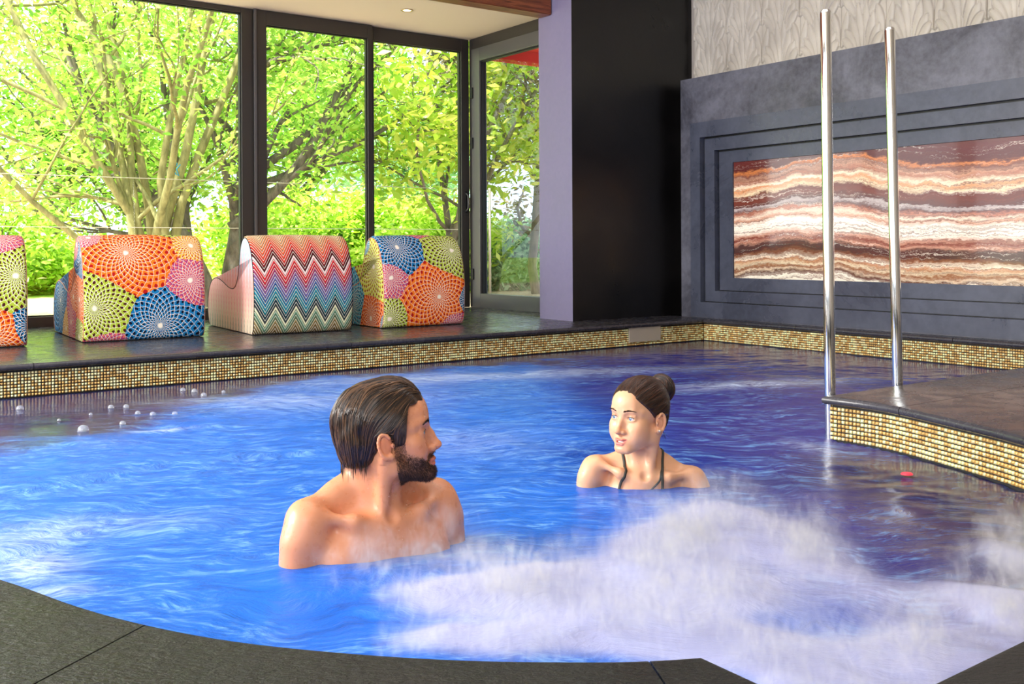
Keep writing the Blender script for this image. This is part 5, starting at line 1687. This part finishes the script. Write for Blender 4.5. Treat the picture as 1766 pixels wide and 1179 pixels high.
def tree(name, label, loc, stems, mat_b, mat_l, nleaf, size, jit=.16, group=None, kids=4, spread=.8, wob=.18, cat='tree'):
    root = empty(name, (0, 0, 0), label=label, cat=cat, group=group)
    trunks = []; out = []; tips = []
    for (off, d, ln, r) in stems:
        o2 = []
        grow(np.array(loc) + np.array(off), d, ln, r, 2, o2, tips, wob, .12, kids, spread)
        trunks.append(o2[-1]); out += o2[:-1]
    for t in trunks: tree_mesh([t], 'trunk', mat_b, root, 9)
    tree_mesh(out, 'branches', mat_b, root, 5)
    T = np.array([t[0] for t in tips]); pick = RNG.choice(len(T), nleaf)
    leaves(T[pick] + RNG.normal(0, jit, (nleaf, 3)), size, root, mat_l)
    return root
def bush(name, label, c, r, nleaf, size, mat, cat='shrub', group=None):
    root = empty(name, (c[0], c[1], 0.0), label=label, cat=cat, group=group)
    o = []; 
    for k in range(9):
        a = RNG.uniform(0, 2 * PI); tip = np.array([math.cos(a) * r[0] * .5, math.sin(a) * r[1] * .5, c[2] + r[2] * .5])
        o.append(([np.array([math.cos(a) * .06, math.sin(a) * .06, GZ - .02]), tip * .5 + np.array([0, 0, .1]), tip], [.03, .02, .008]))
    tree_mesh(o, 'stems', B_grey, root, 5)
    # leaves in clumps near the surface of the crown
    nc = max(12, nleaf // 90); d = RNG.normal(0, 1, (nc, 3)); d /= np.linalg.norm(d, axis=1)[:, None]; d *= RNG.uniform(.55, 1.0, (nc, 1))
    cen = d * np.array(r) + np.array([0, 0, c[2]])
    pts = cen[RNG.integers(0, nc, nleaf)] + RNG.normal(0, 1, (nleaf, 3)) * np.array(r) * .15
    pts[:, 2] = np.maximum(pts[:, 2], GZ + .02)
    leaves(pts, size, root, mat)
    return root
GZ = 0.06
# ground outside
def ground_mat():
    m = Mat('garden_ground', rough=.9); v = m.world(); n = m.noise(v, .8, 5); n2 = m.noise(v, 30, 4)
    x, y, z = m.sep(v)
    d = x * float(-DB[0]) + y * float(-DB[1]) - float(-(W0 @ DB))
    grav = m.ramp(n2, [(.3, S(150, 128, 104)), (.7, S(214, 196, 168))])
    grass = m.ramp(n * .5 + n2 * .5, [(.3, S(120, 160, 50)), (.7, S(190, 210, 90))])
    m.base(m.mix((d + (n - .5) * 1.0).step(6.6, 7.4), grav, grass)); m.bump(n2, .4, .02); return m.m
bm = bmesh.new()
g0 = [ab(-30, -.07), ab(0.12, -.07), ab(0.12, 1.15), ab(40, 1.15), ab(40, -90), ab(-30, -90)]
f = bm.faces.new([bm.verts.new((p[0], p[1], GZ)) for p in g0]); bmesh.ops.triangulate(bm, faces=bm.faces[:]); fixn(bm)
gm = from_bm('garden_ground', bm, ground_mat(), kind='structure')
# far hills, blue distance haze put into their colours
def hill(name, Y, h, x0, x1, colr, seed):
    m = Mat(name + '_tone', colr, .95); V = []; n = 80
    for i in range(n):
        x = x0 + (x1 - x0) * i / (n - 1); z = h * (.7 + .5 * float(vnoise(np.array([i * .12]), np.array([1.0]), seed)[0]))
        V += [(x, Y + .3 * z, GZ - .2), (x, Y + 8 + 1.5 * z, GZ + z), (x, Y + 30, GZ)]
    Fc = []
    for i in range(n - 1):
        for k in range(2): Fc.append((i * 3 + k, i * 3 + k + 1, i * 3 + 4 + k, i * 3 + 3 + k))
    return mobj(name, mesh_np(name, V, Fc), m.m, None, True, kind='structure')
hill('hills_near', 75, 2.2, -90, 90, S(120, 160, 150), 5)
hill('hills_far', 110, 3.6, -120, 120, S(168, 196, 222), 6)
# multi-stemmed tree close to the big pane
st = []
for (px, py, ln, r) in [(110, 60, 4.2, .05), (60, 160, 3.8, .045), (160, -20, 4.6, .055), (225, -40, 4.6, .06), (280, -60, 4.8, .06), (330, -30, 4.4, .055), (20, 260, 3.6, .04), (370, 30, 4.0, .05), (190, 90, 3.8, .05), (300, 60, 4.0, .05)]:
    Y = 10.6; bx, by = xyd(278, Y), Y
    tx, tz = xyd(px, Y + RNG.uniform(-.9, .9)), HC + (428 - py) * Y / F
    d = (tx - bx, RNG.uniform(-.9, .5), tz - GZ + .4)
    st.append(((RNG.normal(0, .13), RNG.normal(0, .13), -.05), d, ln, r))
tree('broadleaf_tree', 'many-stemmed pale-barked tree fanning up right behind the leftmost big window pane', (xyd(278, 10.6), 10.6, GZ), st, B_green, L_spring, 15000, .050, .15, kids=4.2)
st = [((0, 0, -.05), (.05, .1, 1), 3.4, .125), ((-.1, -.25, -.05), (-.25, -.15, 1.0), 3.4, .09), ((.0, 0, .9), (1.0, -.1, .75), 3.0, .065), ((0, 0, 1.3), (1.1, .2, .9), 3.6, .06), ((0, 0, 1.6), (.7, -.3, 1.3), 3.0, .05), ((0, 0, 1.2), (1.4, .5, .55), 3.4, .045), ((-.35, -.1, -.05), (-.2, .1, 1.0), 3.0, .07)]
tree('broadleaf_tree', 'thick grey-trunked tree beside the wide mullion, long limbs reaching right across the panes', (xyd(398, 11.6), 11.6, GZ), st, B_grey, L_spring, 19000, .052, .17, kids=4.5, spread=.75)
st = [((0, 0, -.05), (.05, -.1, 1), 3.4, .06), ((.1, .1, -.05), (-.1, .1, 1), 3.6, .05), ((-.1, 0, -.05), (.25, 0, 1), 3.2, .05)]
tree('young_tree', 'slender tree with yellow drooping leaves at the right edge of the rightmost pane', (xyd(765, 12.4), 12.4, GZ), st, B_grey, L_yellow, 6500, .075, .18)
st = [((0, 0, -.05), (.0, -.05, 1), 3.6, .07), ((0, 0, 1.6), (-.8, -.2, .9), 1.8, .04), ((0, 0, 1.5), (.9, .1, .8), 1.8, .04), ((0, 0, 1.9), (-.3, .4, 1), 1.8, .04), ((0, 0, 1.8), (.4, -.3, .9), 1.8, .04)]
tree('dusky_tree', 'tree with leaves toned like the door reflection, seen only through the glass of the hinged door', (xyd(925, 14.0), 14.0, GZ), st, B_grey, L_dark, 11000, .060, .20, kids=4.5)
# trees standing behind, filling the upper panes
TB = [(-420, 16, 'spring', 'full pale green tree outside beyond the left edge of the photo'), (-900, 15, 'spring', 'leafy tree farthest left outside the window wall'), (60, 17, 'spring', 'full pale green tree behind the many-stemmed one, at the far left'), (250, 18, 'spring', 'full pale green tree behind the stems, left of the wide mullion'), (500, 17, 'spring', 'leafy bright tree filling the top of the middle pane'), (690, 22, 'far', 'hazy blue-green tree in the distance behind the right pane')]
TB = TB[2:] + TB[:2]
for (px, Y, k, lb) in TB:
    h = 3.8 * Y / 17
    st = [((0, 0, -.05), (RNG.normal(0, .06), 0, 1), h, .12)] + [((0, 0, h * t), (math.cos(a) * .9, math.sin(a) * .6, .7), h * .62, .06) for t, a in zip(RNG.uniform(.25, .6, 7), RNG.uniform(0, 6.3, 7))]
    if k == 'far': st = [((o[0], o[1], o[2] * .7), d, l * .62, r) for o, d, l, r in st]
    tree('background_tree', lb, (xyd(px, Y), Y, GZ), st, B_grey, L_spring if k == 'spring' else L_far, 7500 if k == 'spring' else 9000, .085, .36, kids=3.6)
# hedges and shrubs
HB = [(480, 14.6, 1.1, 1.0, .80, 'mid', 'bright hedge mound behind the glass just right of the wide mullion'), (570, 15.2, 1.2, 1.0, .85, 'mid', 'bright yellow-green hedge mound in the middle of the middle pane'), (665, 15.0, 1.1, 1.0, .75, 'mid', 'bright hedge mound behind the slim mullion'), (745, 14.4, 1.0, 1.0, .70, 'mid', 'bright hedge mound low in the right pane'),
      (55, 15.0, 1.3, 1.0, .42, 'mid', 'low yellow-green shrub behind the gravel at the far left'), (130, 16.0, 1.2, 1.0, .45, 'mid', 'low yellow-green shrub behind the flower seat and the gravel'), (855, 15.5, .85, .8, .55, 'far', 'soft green shrub low behind the door glass, left one'), (925, 16.5, 1.0, .8, .55, 'far', 'soft green shrub low behind the door glass, beside the pillar'), (-40, 14, 1.2, 1.0, .9, 'mid', 'yellow-green shrub cut off by the left edge of the photo'), (-330, 13.5, 1.4, 1.0, .9, 'mid', 'yellow-green shrub outside, beyond the left edge of the photo')]
for (px, Y, rx, ry, rz, k, lb) in HB:
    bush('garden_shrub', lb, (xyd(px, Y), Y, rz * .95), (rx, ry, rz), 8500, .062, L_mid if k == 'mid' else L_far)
# cable railing
cr = empty('cable_railing', (0, 0, 0), label='thin steel cable railing outside the panes, two cables above the seats', cat='railing')
for z in (.92, 1.387):
    bm = bmesh.new(); tube(bm, [ab(-7.5, -2.0, z), ab(-3.0, -2.0, z - .004), ab(1.6, -2.0, z)], .0035, 6); from_bm('cable', bm, M_chrome, cr, True)
for a in (-7.5, -1.30, 1.6):
    bm = bmesh.new(); tube(bm, [ab(a, -2.0, GZ - .02), ab(a, -2.0, 1.41)], .016, 10); from_bm('post', bm, M_chrome, cr, True)
# red awning over the door outside
aw = empty('red_awning', (0, 0, 0), label='red fabric awning outside, over the glass door beside the pillar', cat='awning')
M_red = Mat('red_awning_cloth', S(216, 60, 40), .8)
M_red.p.inputs['Subsurface Weight'].default_value = 0
Mr = M_red.m
ab_obj('canopy', [(.12, 1.7, -.02, 1.15, 2.60, 2.615)], Mr, aw)
ab_obj('valance', [(.12, 1.7, -.035, -.02, 2.47, 2.615)], Mr, aw)
ab_obj('side_post', [(.12, .15, -.012, .018, GZ, 2.60)], Mr, aw)
ab_obj('side_post', [(1.67, 1.7, -.012, .018, GZ, 2.60)], Mr, aw)
# blue cord tied in the tree
Y = 10.35; bm = bmesh.new()
pp = [(301, 276), (306, 283), (299, 290), (303, 300), (310, 303), (306, 292), (312, 284)]
tube(bm, [(xyd(a, Y), Y + .02 * math.sin(i), HC + (428 - b) * Y / F) for i, (a, b) in enumerate(pp)], .006, 6)
tag(from_bm('tied_cord', bm, Mat('cyan_cord', S(40, 150, 190), .6).m, None, True), 'short piece of blue cord knotted round a stem of the many-stemmed tree', 'cord')
